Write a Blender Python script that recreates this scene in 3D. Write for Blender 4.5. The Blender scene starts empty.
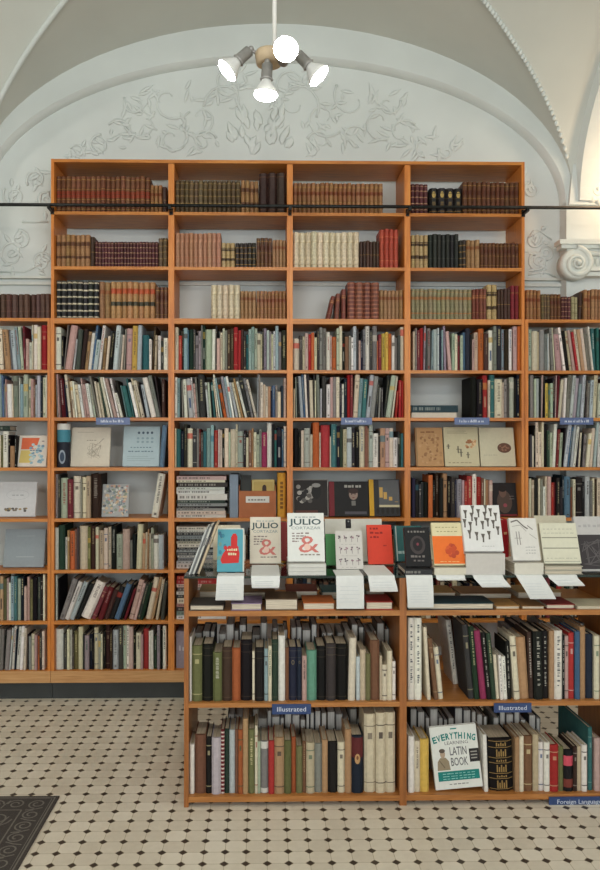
import bpy, math, random
from mathutils import Vector, Matrix, Euler

random.seed(7)
SC = bpy.context.scene
COL = SC.collection
TH = math.radians(1.0)
F, U0, V0, H = 745.0, 275.0, 443.0, 1.46
S_, C_ = math.sin(TH), math.cos(TH)


def P(u, v, Y):
    """world point of the photograph's pixel (u, v) on the plane Y"""
    a, b = (u - U0) / F, (V0 - v) / F
    t = Y / (C_ - S_ * a)
    return Vector((t * (S_ + C_ * a), Y, H + t * b))


def PX(u, Y): return P(u, 443, Y).x
def PZ(v, Y, u=262): return P(u, v, Y).z


def lin(c):
    c = c / 255.0
    return c / 12.92 if c <= 0.04045 else ((c + 0.055) / 1.055) ** 2.4


def L(rgb): return (lin(rgb[0]), lin(rgb[1]), lin(rgb[2]), 1.0)


# ------------------------------------------------------------------ materials
def mat(name):
    m = bpy.data.materials.new(name)
    m.use_nodes = True
    nt = m.node_tree
    return m, nt, nt.nodes["Principled BSDF"]


def N(nt, t, **kw):
    n = nt.nodes.new(t)
    for k, v in kw.items():
        setattr(n, k, v)
    return n


def ramp(nt, fac, stops):
    r = N(nt, "ShaderNodeValToRGB")
    el = r.color_ramp.elements
    while len(el) < len(stops):
        el.new(0.5)
    for e, (p, c) in zip(el, stops):
        e.position, e.color = p, c
    nt.links.new(fac, r.inputs[0])
    return r.outputs[0]


def tex(nt, kind="Object", scale=(1, 1, 1), rot=(0, 0, 0)):
    c = N(nt, "ShaderNodeTexCoord")
    m = N(nt, "ShaderNodeMapping")
    m.inputs["Scale"].default_value = scale
    m.inputs["Rotation"].default_value = rot
    nt.links.new(c.outputs[kind], m.inputs[0])
    return m.outputs[0]


def noise(nt, vec, scale, detail=3, rough=0.5):
    n = N(nt, "ShaderNodeTexNoise")
    n.inputs["Scale"].default_value = scale
    n.inputs["Detail"].default_value = detail
    n.inputs["Roughness"].default_value = rough
    if vec is not None:
        nt.links.new(vec, n.inputs["Vector"])
    return n.outputs["Fac"]


def bump(nt, bsdf, h, strength, dist=0.01):
    b = N(nt, "ShaderNodeBump")
    b.inputs["Strength"].default_value = strength
    b.inputs["Distance"].default_value = dist
    nt.links.new(h, b.inputs["Height"])
    nt.links.new(b.outputs[0], bsdf.inputs["Normal"])


def simple(name, rgb, rough=0.6, var=0.06, scale=20, metal=0.0, bmp=0.0):
    m, nt, b = mat(name)
    c = L(rgb)
    lo = tuple(x * (1 - var * 2) for x in c[:3]) + (1,)
    hi = tuple(min(1, x * (1 + var)) for x in c[:3]) + (1,)
    n = noise(nt, tex(nt), scale)
    nt.links.new(ramp(nt, n, [(0.3, lo), (0.7, hi)]), b.inputs["Base Color"])
    b.inputs["Roughness"].default_value = rough
    b.inputs["Metallic"].default_value = metal
    if bmp:
        bump(nt, b, n, bmp)
    return m


def wood(name, c0, c1, c2, sc):
    m, nt, b = mat(name)
    v = tex(nt, "Object", sc)
    n1 = noise(nt, v, 3.0, 5, 0.6)
    n2 = noise(nt, tex(nt, "Object", (1, 1, 1)), 1.6, 2)
    mx = N(nt, "ShaderNodeMath", operation="MULTIPLY_ADD")
    mx.inputs[1].default_value = 0.75
    nt.links.new(n1, mx.inputs[0])
    m2 = N(nt, "ShaderNodeMath", operation="MULTIPLY")
    m2.inputs[1].default_value = 0.3
    nt.links.new(n2, m2.inputs[0])
    nt.links.new(m2.outputs[0], mx.inputs[2])
    nt.links.new(ramp(nt, mx.outputs[0], [(0.3, L(c0)), (0.52, L(c1)), (0.75, L(c2))]), b.inputs["Base Color"])
    b.inputs["Roughness"].default_value = 0.42
    bump(nt, b, n1, 0.08, 0.003)
    return m


WOODX = wood("orange_pine_lengthwise", (146, 84, 30), (192, 119, 49), (209, 142, 68), (2.0, 30, 30))
WOODZ = wood("orange_pine_upright", (158, 86, 30), (203, 121, 48), (217, 145, 68), (30, 30, 2.0))
OAKX = wood("brown_pine_lengthwise", (132, 80, 36), (166, 108, 54), (188, 132, 74), (2.0, 30, 30))
OAKZ = wood("brown_pine_upright", (120, 70, 30), (152, 93, 44), (174, 114, 60), (30, 30, 2.0))
BASEX = wood("pale_worn_board", (160, 112, 66), (190, 142, 92), (206, 162, 112), (2.0, 30, 30))


def printed(name, rough, wear=0.12, spec=0.4):
    """a surface whose own colour is stored on its faces (cloth, leather, printed paper)"""
    m, nt, b = mat(name)
    a = N(nt, "ShaderNodeVertexColor", layer_name="Col")
    n = noise(nt, tex(nt, "Object", (1, 1, 1)), 55, 4)
    r = ramp(nt, n, [(0.25, (1 - wear * 1.6,) * 3 + (1,)), (0.7, (1 + wear * 0.25,) * 3 + (1,))])
    mx = N(nt, "ShaderNodeMix", data_type="RGBA", blend_type="MULTIPLY")
    mx.inputs[0].default_value = 1.0
    nt.links.new(a.outputs[0], mx.inputs[6])
    nt.links.new(r, mx.inputs[7])
    nt.links.new(mx.outputs[2], b.inputs["Base Color"])
    b.inputs["Roughness"].default_value = rough
    b.inputs["Specular IOR Level"].default_value = spec
    bump(nt, b, n, 0.06, 0.002)
    return m


CLOTH = printed("book_cloth", 0.7, 0.12, 0.18)
LEATHER = printed("worn_leather", 0.5, 0.3, 0.3)
GLOSS = printed("printed_card", 0.5, 0.04, 0.2)
PAPER = printed("plain_paper", 0.8, 0.03, 0.2)

PAGE, _nt, _b = mat("page_edges")
_n = noise(_nt, tex(_nt, "Object", (420, 6, 6)), 2.0, 2)
_nt.links.new(ramp(_nt, _n, [(0.3, L((150, 138, 116))), (0.7, L((206, 194, 168)))]), _b.inputs["Base Color"])
_b.inputs["Roughness"].default_value = 0.85
PAGEH, _nt, _b = mat("page_edges_flat")
_n = noise(_nt, tex(_nt, "Object", (6, 6, 420)), 2.0, 2)
_nt.links.new(ramp(_nt, _n, [(0.3, L((170, 158, 138))), (0.7, L((224, 214, 194)))]), _b.inputs["Base Color"])
_b.inputs["Roughness"].default_value = 0.85
PAGEG, _nt, _b = mat("grey_page_edges")
_n = noise(_nt, tex(_nt, "Object", (420, 6, 6)), 2.0, 2)
_nt.links.new(ramp(_nt, _n, [(0.3, L((168, 166, 160))), (0.7, L((214, 212, 204)))]), _b.inputs["Base Color"])
_b.inputs["Roughness"].default_value = 0.85

PLASTER = simple("white_plaster", (212, 219, 217), 0.75, 0.03, 3, bmp=0.05)
VAULTM = simple("vault_plaster", (202, 206, 200), 0.75, 0.03, 2, bmp=0.05)
STUCCO = simple("white_stucco", (214, 218, 212), 0.7, 0.03, 30)
BLACKM = simple("black_iron", (34, 36, 36), 0.4, 0.1, 40, 0.6)
KICK = simple("dark_grey_plinth", (54, 58, 58), 0.5, 0.12, 6)
STEEL = simple("brushed_grey_metal", (146, 145, 142), 0.4, 0.06, 60, 0.25)
CREAMW = simple("cream_lacquered_wood", (196, 176, 146), 0.5, 0.05, 30)
WHITEP = simple("white_lacquer", (226, 226, 222), 0.4, 0.02, 30)
SIGNB = simple("blue_enamel", (44, 66, 112), 0.4, 0.06, 60)
SIGNT = simple("white_enamel", (206, 212, 224), 0.5, 0.02, 60)
SIGNB2 = simple("pale_blue_plastic", (88, 104, 146), 0.4, 0.06, 60)
CARDB = simple("brown_cardboard", (166, 98, 58), 0.7, 0.06, 20)
SCROLLM = simple("grey_rug_scroll", (104, 98, 90), 0.85, 0.08, 90)

BULB, _nt, _b = mat("glowing_bulb_face")
_b.inputs["Base Color"].default_value = (1, 1, 1, 1)
_b.inputs["Emission Color"].default_value = (1.0, 0.96, 0.88, 1)
_b.inputs["Emission Strength"].default_value = 60
OPAL, _nt, _b = mat("frosted_bulb_glass")
_b.inputs["Base Color"].default_value = L((206, 208, 206))
_b.inputs["Roughness"].default_value = 0.3
_b.inputs["Emission Color"].default_value = (1.0, 0.96, 0.9, 1)
_b.inputs["Emission Strength"].default_value = 0.0

GLASS, _nt, _b = mat("clear_glass_top")
_nt.nodes.remove(_b)
_t = N(_nt, "ShaderNodeBsdfTransparent")
_t.inputs[0].default_value = (0.86, 0.92, 0.89, 1)
_g = N(_nt, "ShaderNodeBsdfGlossy")
_g.inputs["Roughness"].default_value = 0.03
_f = N(_nt, "ShaderNodeFresnel")
_f.inputs[0].default_value = 1.45
_m = N(_nt, "ShaderNodeMixShader")
_nt.links.new(_f.outputs[0], _m.inputs[0])
_nt.links.new(_t.outputs[0], _m.inputs[1])
_nt.links.new(_g.outputs[0], _m.inputs[2])
_nt.links.new(_m.outputs[0], _nt.nodes["Material Output"].inputs[0])
GLASSE = simple("dark_glass_edge", (38, 50, 46), 0.2, 0.05, 20)

# tiled floor: pale octagons with small dark squares set on the corners
FLOORM, nt, b = mat("octagon_and_dot_tiles")
T = 0.075
tc = N(nt, "ShaderNodeTexCoord")
sp = N(nt, "ShaderNodeSeparateXYZ")
nt.links.new(tc.outputs["Object"], sp.inputs[0])


def M(op, a, b_=None, c=None):
    n = N(nt, "ShaderNodeMath", operation=op)
    for i, x in enumerate((a, b_, c)):
        if x is None:
            continue
        if isinstance(x, (int, float)):
            n.inputs[i].default_value = x
        else:
            nt.links.new(x, n.inputs[i])
    return n.outputs[0]


def cell(s, off):
    q = M("MULTIPLY_ADD", s, 1 / T, 0.5 - off + 100)
    return M("ABSOLUTE", M("SUBTRACT", M("FRACT", q), 0.5)), M("FLOOR", q)


ax, ix = cell(sp.outputs[0], 0.244)
ay, iy = cell(sp.outputs[1], 0.49)
d = M("ADD", ax, ay)
dot = M("LESS_THAN", d, 0.205)
dotring = M("LESS_THAN", d, 0.245)
line = M("MAXIMUM", M("LESS_THAN", ax, 0.014), M("LESS_THAN", ay, 0.014))
grout = M("MAXIMUM", dotring, line)
big = noise(nt, tex(nt), 1.3, 4, 0.6)
fine = noise(nt, tex(nt), 40, 3)
cb = N(nt, "ShaderNodeCombineXYZ")
nt.links.new(M("FLOOR", M("MULTIPLY_ADD", sp.outputs[0], 1 / T, 100 - 0.244)), cb.inputs[0])
nt.links.new(M("FLOOR", M("MULTIPLY_ADD", sp.outputs[1], 1 / T, 100 - 0.49)), cb.inputs[1])
wn = N(nt, "ShaderNodeTexWhiteNoise")
nt.links.new(cb.outputs[0], wn.inputs["Vector"])
mixn = M("MULTIPLY_ADD", wn.outputs["Value"], 0.2, M("MULTIPLY_ADD", big, 0.6, M("MULTIPLY", fine, 0.15)))
tilec = ramp(nt, mixn, [(0.25, L((186, 175, 157))), (0.55, L((208, 199, 182))), (0.85, L((220, 213, 199)))])
groutc = L((164, 152, 128))


def mixc(fac, a, b_):
    n = N(nt, "ShaderNodeMix", data_type="RGBA")
    nt.links.new(fac, n.inputs[0])
    for i, x in ((6, a), (7, b_)):
        if isinstance(x, tuple):
            n.inputs[i].default_value = x
        else:
            nt.links.new(x, n.inputs[i])
    return n.outputs[2]


c1 = mixc(grout, tilec, groutc)
c2 = mixc(dot, c1, L((56, 45, 37)))
nt.links.new(c2, b.inputs["Base Color"])
b.inputs["Roughness"].default_value = 0.4
bump(nt, b, M("SUBTRACT", 1.0, grout), 0.15, 0.002)

RUGM, nt, b = mat("dark_rug_pile")
n = noise(nt, tex(nt), 180, 3)
nt.links.new(ramp(nt, n, [(0.3, L((44, 38, 35))), (0.7, L((66, 58, 53)))]), b.inputs["Base Color"])
b.inputs["Roughness"].default_value = 0.9
bump(nt, b, n, 0.4, 0.004)


# ------------------------------------------------------------------ mesh builder
class MB:
    def __init__(self):
        self.v, self.f, self.m, self.c, self.s = [], [], [], [], []

    def face(self, idx, mat=0, col=(200, 200, 200), smooth=False):
        self.f.append(tuple(idx)); self.m.append(mat); self.c.append(col); self.s.append(smooth)

    def hexa(self, p, mat=0, col=(200, 200, 200)):
        """p: 4 bottom corners counter-clockwise seen from above, then 4 top corners"""
        b = len(self.v)
        self.v += [tuple(q) for q in p]
        for q in ((0, 3, 2, 1), (4, 5, 6, 7), (0, 1, 5, 4), (1, 2, 6, 5), (2, 3, 7, 6), (3, 0, 4, 7)):
            self.face([b + i for i in q], mat, col)

    def box(self, x0, x1, y0, y1, z0, z1, mat=0, col=(200, 200, 200)):
        self.hexa([(x0, y0, z0), (x1, y0, z0), (x1, y1, z0), (x0, y1, z0),
                   (x0, y0, z1), (x1, y0, z1), (x1, y1, z1), (x0, y1, z1)], mat, col)

    def prism(self, poly, z0, z1, mat=0, col=(200, 200, 200), smooth=False):
        """poly: counter-clockwise outline in x, y"""
        b, n = len(self.v), len(poly)
        self.v += [(x, y, z0) for x, y in poly] + [(x, y, z1) for x, y in poly]
        self.face([b + i for i in range(n)][::-1], mat, col)
        self.face([b + n + i for i in range(n)], mat, col)
        for i in range(n):
            j = (i + 1) % n
            self.face((b + i, b + j, b + n + j, b + n + i), mat, col, smooth)

    def flat(self, pts, y, col, mat=0):
        """a thin print on a cover that faces -Y; pts (x, z) counter-clockwise seen from the front"""
        b = len(self.v)
        self.v += [(x, y, z) for x, z in pts]
        self.face(range(b, b + len(pts)), mat, col)

    def rect(self, x0, x1, z0, z1, y, col, mat=0):
        self.flat([(x0, z0), (x1, z0), (x1, z1), (x0, z1)], y, col, mat)

    def disc(self, cx, cz, rx, rz, y, col, n=16, mat=0):
        self.flat([(cx + rx * math.cos(2 * math.pi * i / n), cz + rz * math.sin(2 * math.pi * i / n)) for i in range(n)], y, col, mat)

    def stroke(self, pts, w, y, col, mat=0):
        for (a, b_), (c, d_) in zip(pts, pts[1:]):
            dx, dz = c - a, d_ - b_
            l = math.hypot(dx, dz) or 1
            nx, nz = -dz / l * w / 2, dx / l * w / 2
            self.flat([(a - nx, b_ - nz), (c - nx, d_ - nz), (c + nx, d_ + nz), (a + nx, b_ + nz)], y, col, mat)

    def tube(self, pts, r, n=8, mat=0, col=(200, 200, 200), flat=1.0, closed=False):
        pts = [Vector(p) for p in pts]
        rs = r if isinstance(r, (list, tuple)) else [r] * len(pts)
        b = len(self.v)
        up = Vector((0.03, 1, 0.02))
        for i, p in enumerate(pts):
            t = (pts[min(i + 1, len(pts) - 1)] - pts[max(i - 1, 0)]).normalized()
            s = t.cross(up)
            s = s.normalized() if s.length > 1e-4 else Vector((1, 0, 0))
            w = s.cross(t).normalized()
            for k in range(n):
                a = 2 * math.pi * k / n
                self.v.append(tuple(p + s * (math.cos(a) * rs[i]) + w * (math.sin(a) * rs[i] * flat)))
        for i in range(len(pts) - 1):
            for k in range(n):
                k2 = (k + 1) % n
                self.face((b + i * n + k, b + i * n + k2, b + (i + 1) * n + k2, b + (i + 1) * n + k), mat, col, True)
        self.face([b + k for k in range(n)][::-1], mat, col)
        self.face([b + (len(pts) - 1) * n + k for k in range(n)], mat, col)

    def lathe(self, prof, o, ax, n=20, mats=None, col=(200, 200, 200)):
        """prof: (distance along the axis, radius)"""
        ax = Vector(ax).normalized()
        s = ax.orthogonal().normalized()
        w = ax.cross(s)
        b = len(self.v)
        o = Vector(o)
        for d_, r in prof:
            for k in range(n):
                a = 2 * math.pi * k / n
                self.v.append(tuple(o + ax * d_ + (s * math.cos(a) + w * math.sin(a)) * r))
        for i in range(len(prof) - 1):
            for k in range(n):
                k2 = (k + 1) % n
                self.face((b + i * n + k, b + i * n + k2, b + (i + 1) * n + k2, b + (i + 1) * n + k), mats[i] if mats else 0, col, True)
        self.face([b + k for k in range(n)][::-1], mats[0] if mats else 0, col)
        self.face([b + (len(prof) - 1) * n + k for k in range(n)], mats[-1] if mats else 0, col)

    def ball(self, o, r, n=8, mat=0, col=(200, 200, 200), sc=(1, 1, 1)):
        b = len(self.v)
        m = n // 2
        for i in range(m + 1):
            a = math.pi * i / m
            for k in range(n):
                q = 2 * math.pi * k / n
                self.v.append((o[0] + r * sc[0] * math.sin(a) * math.cos(q), o[1] + r * sc[1] * math.sin(a) * math.sin(q), o[2] + r * sc[2] * math.cos(a)))
        for i in range(m):
            for k in range(n):
                k2 = (k + 1) % n
                self.face((b + i * n + k, b + (i + 1) * n + k, b + (i + 1) * n + k2, b + i * n + k2), mat, col, True)

    def text(self, s, x, z, size, y, col, mat=0, sx=1.0, rot=0.0, align="CENTER", bold=0.0, width=None):
        cu = bpy.data.curves.new("lettering", "FONT")
        cu.body, cu.size, cu.align_x, cu.resolution_u = s, size, align, 2
        cu.offset = bold
        o = bpy.data.objects.new("lettering", cu)
        COL.objects.link(o)
        dg = bpy.context.evaluated_depsgraph_get()
        ev = o.evaluated_get(dg)
        me = ev.to_mesh()
        b = len(self.v)
        cr, sr = math.cos(rot), math.sin(rot)
        if width:
            xs_ = [q.co.x for q in me.vertices]
            sx = width / (max(xs_) - min(xs_))
        for q in me.vertices:
            px, pz = q.co.x * sx, q.co.y
            self.v.append((x + px * cr - pz * sr, y, z + px * sr + pz * cr))
        for p in me.polygons:
            self.face([b + i for i in p.vertices], mat, col)
        ev.to_mesh_clear()
        bpy.data.objects.remove(o)
        bpy.data.curves.remove(cu)

    def add(self, other, M4):
        b = len(self.v)
        self.v += [tuple(M4 @ Vector(q)) for q in other.v]
        for f, m, c, s in zip(other.f, other.m, other.c, other.s):
            self.face([b + i for i in f], m, c, s)

    def build(self, name, mats, parent=None, loc=(0, 0, 0), rot=(0, 0, 0)):
        me = bpy.data.meshes.new(name)
        me.from_pydata(self.v, [], self.f)
        for m in (mats if isinstance(mats, (list, tuple)) else [mats]):
            me.materials.append(m)
        me.polygons.foreach_set("material_index", self.m)
        me.polygons.foreach_set("use_smooth", self.s)
        ca = me.color_attributes.new("Col", "FLOAT_COLOR", "CORNER")
        vals = []
        for f, c in zip(self.f, self.c):
            vals += list(L(c)) * len(f)
        ca.data.foreach_set("color", vals)
        me.update()
        o = bpy.data.objects.new(name, me)
        COL.objects.link(o)
        o.parent = parent
        o.location, o.rotation_euler = loc, rot
        return o


def tag(o, label=None, cat=None, group=None, kind=None):
    if label: o["label"] = label
    if cat: o["category"] = cat
    if group: o["group"] = group
    if kind: o["kind"] = kind
    return o


def empty(name, loc, rot=(0, 0, 0)):
    o = bpy.data.objects.new(name, None)
    o.empty_display_size = 0.05
    COL.objects.link(o)
    o.location, o.rotation_euler = loc, rot
    return o


def jit(c, a=10):
    k = random.uniform(-a, a)
    return tuple(max(8, min(245, x + k + random.uniform(-a, a) * 0.35)) for x in c)


ORD = ["zeroth", "first", "second", "third", "fourth", "fifth", "sixth", "seventh", "eighth", "ninth", "tenth", "eleventh", "twelfth",
       "thirteenth", "fourteenth", "fifteenth", "sixteenth", "seventeenth", "eighteenth", "nineteenth", "twentieth"] + \
      ["twenty-" + w for w in ("first", "second", "third", "fourth", "fifth", "sixth", "seventh", "eighth", "ninth")]
NUM = ["zero", "one", "two", "three", "four", "five", "six", "seven", "eight", "nine", "ten", "eleven", "twelve", "thirteen", "fourteen",
       "fifteen", "sixteen", "seventeen", "eighteen", "nineteen", "twenty", "twenty-one", "twenty-two", "twenty-three", "twenty-four"]
# ------------------------------------------------------------------ the setting
YW = 4.56                 # back wall
YR = 4.47                 # face of the wall arch
CX, A_, R_, Z0 = 0.08, 1.80, 1.06, 2.91
D_ = 1.55
RIB = 0.30
XB = [CX + k * (2 * A_ + RIB) for k in (-1, 0, 1)]
YB = [YR - D_, YR - 3 * D_]
XMIN, XMAX, YMIN = XB[0] - A_ - RIB, XB[-1] + A_ + RIB, YR - 4 * D_

m = MB(); m.box(XMIN, XMAX, YMIN, YW, -0.1, 0)
tag(m.build("floor", FLOORM), "pale octagon tile floor with small dark square dots", kind="structure")
m = MB(); m.box(XMIN, XMAX, YW, YW + 0.12, 0, 4.3)
tag(m.build("wall_back", PLASTER), "white plaster wall behind the bookcases", kind="structure")
for nm, x0, x1 in (("wall_left", XMIN - 0.12, XMIN), ("wall_right", XMAX, XMAX + 0.12)):
    m = MB(); m.box(x0, x1, YMIN, YW, 0, 4.3)
    tag(m.build(nm, PLASTER), "white plaster side wall", kind="structure")
# front wall behind the viewer, with two tall window openings
m = MB()
WX = [(-2.6, -0.7), (0.9, 2.8)]
WZ = (0.9, 3.0)
xs = [XMIN, WX[0][0], WX[0][1], WX[1][0], WX[1][1], XMAX]
for i in range(5):
    if i % 2 == 0:
        m.box(xs[i], xs[i + 1], YMIN - 0.25, YMIN, 0, 4.3)
    else:
        m.box(xs[i], xs[i + 1], YMIN - 0.25, YMIN, 0, WZ[0])
        m.box(xs[i], xs[i + 1], YMIN - 0.25, YMIN, WZ[1], 4.3)
tag(m.build("wall_front", PLASTER), "white plaster wall with tall windows", kind="structure")
for i, (x0, x1) in enumerate(WX):
    m = MB()
    for x in (x0, (x0 + x1) / 2 - 0.02, x1 - 0.05):
        m.box(x, x + 0.05, YMIN - 0.2, YMIN - 0.15, WZ[0], WZ[1])
    for z in (WZ[0], 2.3, WZ[1] - 0.05):
        m.box(x0, x1, YMIN - 0.195, YMIN - 0.155, z, z + 0.05)
    tag(m.build("window_%d" % (i + 1), WHITEP), "white framed tall window", kind="structure")

# cross vaults: each bay is the union of two barrel vaults, so the groins run along the diagonals
m = MB()
NS = 40
ang = [-math.pi / 2 + math.pi * i / NS for i in range(NS + 1)]
for cx in XB:
    for cy in YB:
        b = len(m.v)
        for i in range(NS + 1):
            for j in range(NS + 1):
                m.v.append((cx + A_ * math.sin(ang[i]), cy + D_ * math.sin(ang[j]), Z0 + R_ * max(math.cos(ang[i]), math.cos(ang[j]))))
        for i in range(NS):
            for j in range(NS):
                a, b1, c, d = b + i * (NS + 1) + j, b + (i + 1) * (NS + 1) + j, b + (i + 1) * (NS + 1) + j + 1, b + i * (NS + 1) + j + 1
                if (i - NS / 2 + 0.5) * (j - NS / 2 + 0.5) > 0:
                    m.face((a, c, b1), 0, smooth=True); m.face((a, d, c), 0, smooth=True)
                else:
                    m.face((a, d, b1), 0, smooth=True); m.face((b1, d, c), 0, smooth=True)
o = tag(m.build("ceiling", VAULTM), "white plaster cross vault over the bookcases", kind="structure")
o.data.set_sharp_from_angle(angle=math.radians(14))
# broad arches between the bays
m = MB()
for k in range(4):
    x0 = XB[0] - A_ - RIB + k * (2 * A_ + RIB)
    for cy in YB:
        prev = None
        for j in range(NS + 1):
            y, z = cy + D_ * math.sin(ang[j]), Z0 + R_ * math.cos(ang[j])
            y2, z2 = cy + (D_ - 0.05) * math.sin(ang[j]), Z0 + (R_ - 0.05) * math.cos(ang[j])
            b = len(m.v)
            m.v += [(x0, y, z), (x0 + 0.02, y2, z2), (x0 + RIB - 0.02, y2, z2), (x0 + RIB, y, z)]
            if prev is not None:
                for q in range(3):
                    m.face((prev + q, b + q, b + q + 1, prev + q + 1))
            prev = b
tag(m.build("trim_1", PLASTER), "broad white arches between the vault bays", kind="structure")
# wall arch: a white face with a soffit that steps back to the relief wall
m = MB()
for cx in XB:
    prev = None
    n = 64
    for j in range(n + 1):
        t = math.pi * j / n
        xo, zo = cx + A_ * math.cos(t), Z0 + R_ * math.sin(t)
        xi, zi = cx + 1.752 * math.cos(t), Z0 + 0.875 * math.sin(t)
        b = len(m.v)
        m.v += [(xo, YR - 0.002, zo + 0.03), (xo, YR - 0.012, zo), (xi, YR - 0.012, zi), (xi * 1.0, YW, zi)]
        if prev is not None:
            for q in range(3):
                m.face((prev + q, prev + q + 1, b + q + 1, b + q), 0, smooth=(q == 2))
        prev = b
tag(m.build("trim_2", PLASTER), "white arch framing the relief wall above the tall bookcase", kind="structure")
# piers with capitals
for k, nm in ((1, "pier_left"), (2, "pier_right")):
    xc = XB[0] - A_ - RIB / 2 + k * (2 * A_ + RIB)
    xc += 0.03 if k == 2 else -0.03
    x0, x1 = xc - 0.225, xc + 0.225
    m = MB()
    m.box(x0, x1, YR - 0.01, YW, 0, Z0 + 0.02)
    sg = 1 if k == 2 else -1
    pl = [(sg * (x - CX) + CX, z) for x, z in ((1.842, Z0 - 0.02), (2.3, Z0 - 0.02), (2.3, 3.9), (1.955, 3.9), (1.885, 3.35))]
    bq = len(m.v)
    m.v += [(x, YR - 0.035, z) for x, z in pl] + [(x, YW, z) for x, z in pl]
    m.face(range(bq, bq + 5))
    for q in range(5):
        m.face((bq + q, bq + (q + 1) % 5, bq + 5 + (q + 1) % 5, bq + 5 + q))
    zc = PZ(258, 4.40)
    tag(m.build("trim_%d" % (2 + k), PLASTER), "white wall pier under the vault", kind="structure")
    # scrolled capital
    m = MB()
    m.box(x0 - 0.075, x1 + 0.075, YR - 0.10, YR - 0.011, zc + 0.085, zc + 0.112)
    m.box(x0 - 0.06, x1 + 0.06, YR - 0.085, YR - 0.011, zc + 0.062, zc + 0.085)
    m.box(x0 - 0.02, x1 + 0.02, YR - 0.07, YR - 0.011, zc - 0.05, zc + 0.062)
    m.box(x0 + 0.03, x1 - 0.03, YR - 0.095, YR - 0.011, zc - 0.072, zc - 0.052)
    m.box(x0, x1, YR - 0.08, YR - 0.011, zc - 0.10, zc - 0.075)
    for i in range(7):
        m.ball((x0 + 0.125 + i * 0.033, YR - 0.072, zc - 0.015), 0.02, 8, sc=(0.75, 0.8, 1.4))
    m.tube([(x0 + 0.08, YR - 0.08, zc + 0.035), (xc, YR - 0.082, zc + 0.028), (x1 - 0.08, YR - 0.08, zc + 0.035)], 0.014, 8)
    for sg, xv in ((-1, x0 + 0.03), (1, x1 - 0.03)):
        pts, rs = [], []
        for q in range(52):
            a = q * 0.29
            r = 0.098 * math.exp(-a * 0.135)
            pts.append((xv + sg * -r * math.sin(a), YR - 0.085 - 0.0006 * q, zc - 0.03 + r * math.cos(a)))
            rs.append(0.02 * math.exp(-a * 0.09))
        m.tube(pts, rs, 8)
        m.lathe([(0, 0.092), (0.075, 0.092), (0.082, 0.08)], (xv, YR - 0.012, zc - 0.03), (0, -1, 0), 24)
        m.ball((xv, YR - 0.115, zc - 0.03), 0.017, 8)
    m.ball((xc, YR - 0.09, zc + 0.06), 0.05, 10, sc=(1, 0.6, 1.1))
    for q in range(6):
        a = q * math.pi / 3
        m.ball((xc + 0.04 * math.cos(a), YR - 0.10, zc + 0.07 + 0.04 * math.sin(a)), 0.022, 8, sc=(1, 0.6, 1))
    tag(m.build("trim_%d" % (4 + k), STUCCO), "white scrolled stucco capital on the wall pier", kind="structure")
# rosette of petals on the pier
c = P(597, 190, YR - 0.036)
m = MB()
for q in range(9):
    a = 2 * math.pi * q / 9
    m.ball((c.x + 0.056 * math.cos(a), c.y, c.z + 0.062 * math.sin(a)), 0.026, 10, sc=(1, 0.7, 1))
m.tube([(c.x + 0.03 * math.cos(t * 0.35), c.y - 0.01, c.z + 0.034 * math.sin(t * 0.35)) for t in range(19)], 0.009, 8)
m.ball((c.x, c.y - 0.01, c.z), 0.016, 8)
tag(m.build("trim_7", STUCCO), "white petalled stucco rosette on the pier", kind="structure")
# mouldings across the back wall
m = MB()
for za, zb, yy in ((PZ(279.5, 4.54), PZ(277, 4.54), 0.03), (PZ(285.5, 4.54), PZ(282.5, 4.54), 0.022)):
    m.box(XMIN, XMAX, YW - yy, YW - 0.001, za, zb)
tag(m.build("trim_8", STUCCO), "thin double moulding along the back wall", kind="structure")
# low relief of foliage scrolls on the wall above and beside the tall bookcase
m = MB()


def scroll(u, v, size, turns=2.1, flip=1, start=0.0, w=1.0):
    c = P(u, v, YW)
    pts, rs = [], []
    n = int(16 * turns)
    for q in range(n + 1):
        a = start + flip * 2 * math.pi * turns * q / n
        r = size * (1 - 0.82 * q / n)
        pts.append((c.x + r * math.cos(a), YW - 0.0035, c.z + r * math.sin(a)))
        rs.append(0.0075 * w * (1 - 0.5 * q / n))
    m.tube(pts, rs, 6, flat=0.32)


def leaf(u, v, ln, ang_, w=0.02):
    c = P(u, v, YW)
    dx, dz = math.cos(ang_), math.sin(ang_)
    k = len(m.v)
    n = 7
    pts = [(c.x + dx * ln * i / n, YW - 0.002, c.z + dz * ln * i / n) for i in range(n + 1)]
    m.tube(pts, [max(0.001, w * 0.42 * math.sin(math.pi * (0.08 + 0.92 * i / n))) for i in range(n + 1)], 6, flat=0.24)


rnd = random.Random(3)
for sg in (-1, 1):
    for (du, v, sz, fl) in ((34, 104, 0.15, 1), (62, 118, 0.13, -1), (92, 100, 0.14, 1), (118, 122, 0.12, -1), (90, 138, 0.09, 1), (58, 142, 0.08, -1),
                            (140, 134, 0.10, 1), (162, 146, 0.07, -1), (30, 84, 0.10, -1), (126, 104, 0.08, -1), (184, 152, 0.05, 1)):
        u = 262 + sg * du
        scroll(u, v, sz, rnd.uniform(0.6, 1.1), fl * sg, rnd.uniform(0, 6))
        for q in range(9):
            a_ = rnd.uniform(0, 6.28)
            leaf(u + 24 * sz / .12 * math.cos(a_) * rnd.uniform(.5, 1), v + 20 * sz / .12 * math.sin(a_) * rnd.uniform(.5, 1), rnd.uniform(0.04, 0.10), a_ + rnd.uniform(.8, 2.2), 0.026)
for (du, v) in ((-24, 138), (-10, 150), (8, 140), (22, 146), (0, 126), (-16, 124), (14, 124)):
    for q in range(5):
        leaf(262 + du + rnd.uniform(-5, 5), v + rnd.uniform(-6, 6), rnd.uniform(0.06, 0.11), rnd.uniform(0.9, 2.2), 0.05)
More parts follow.
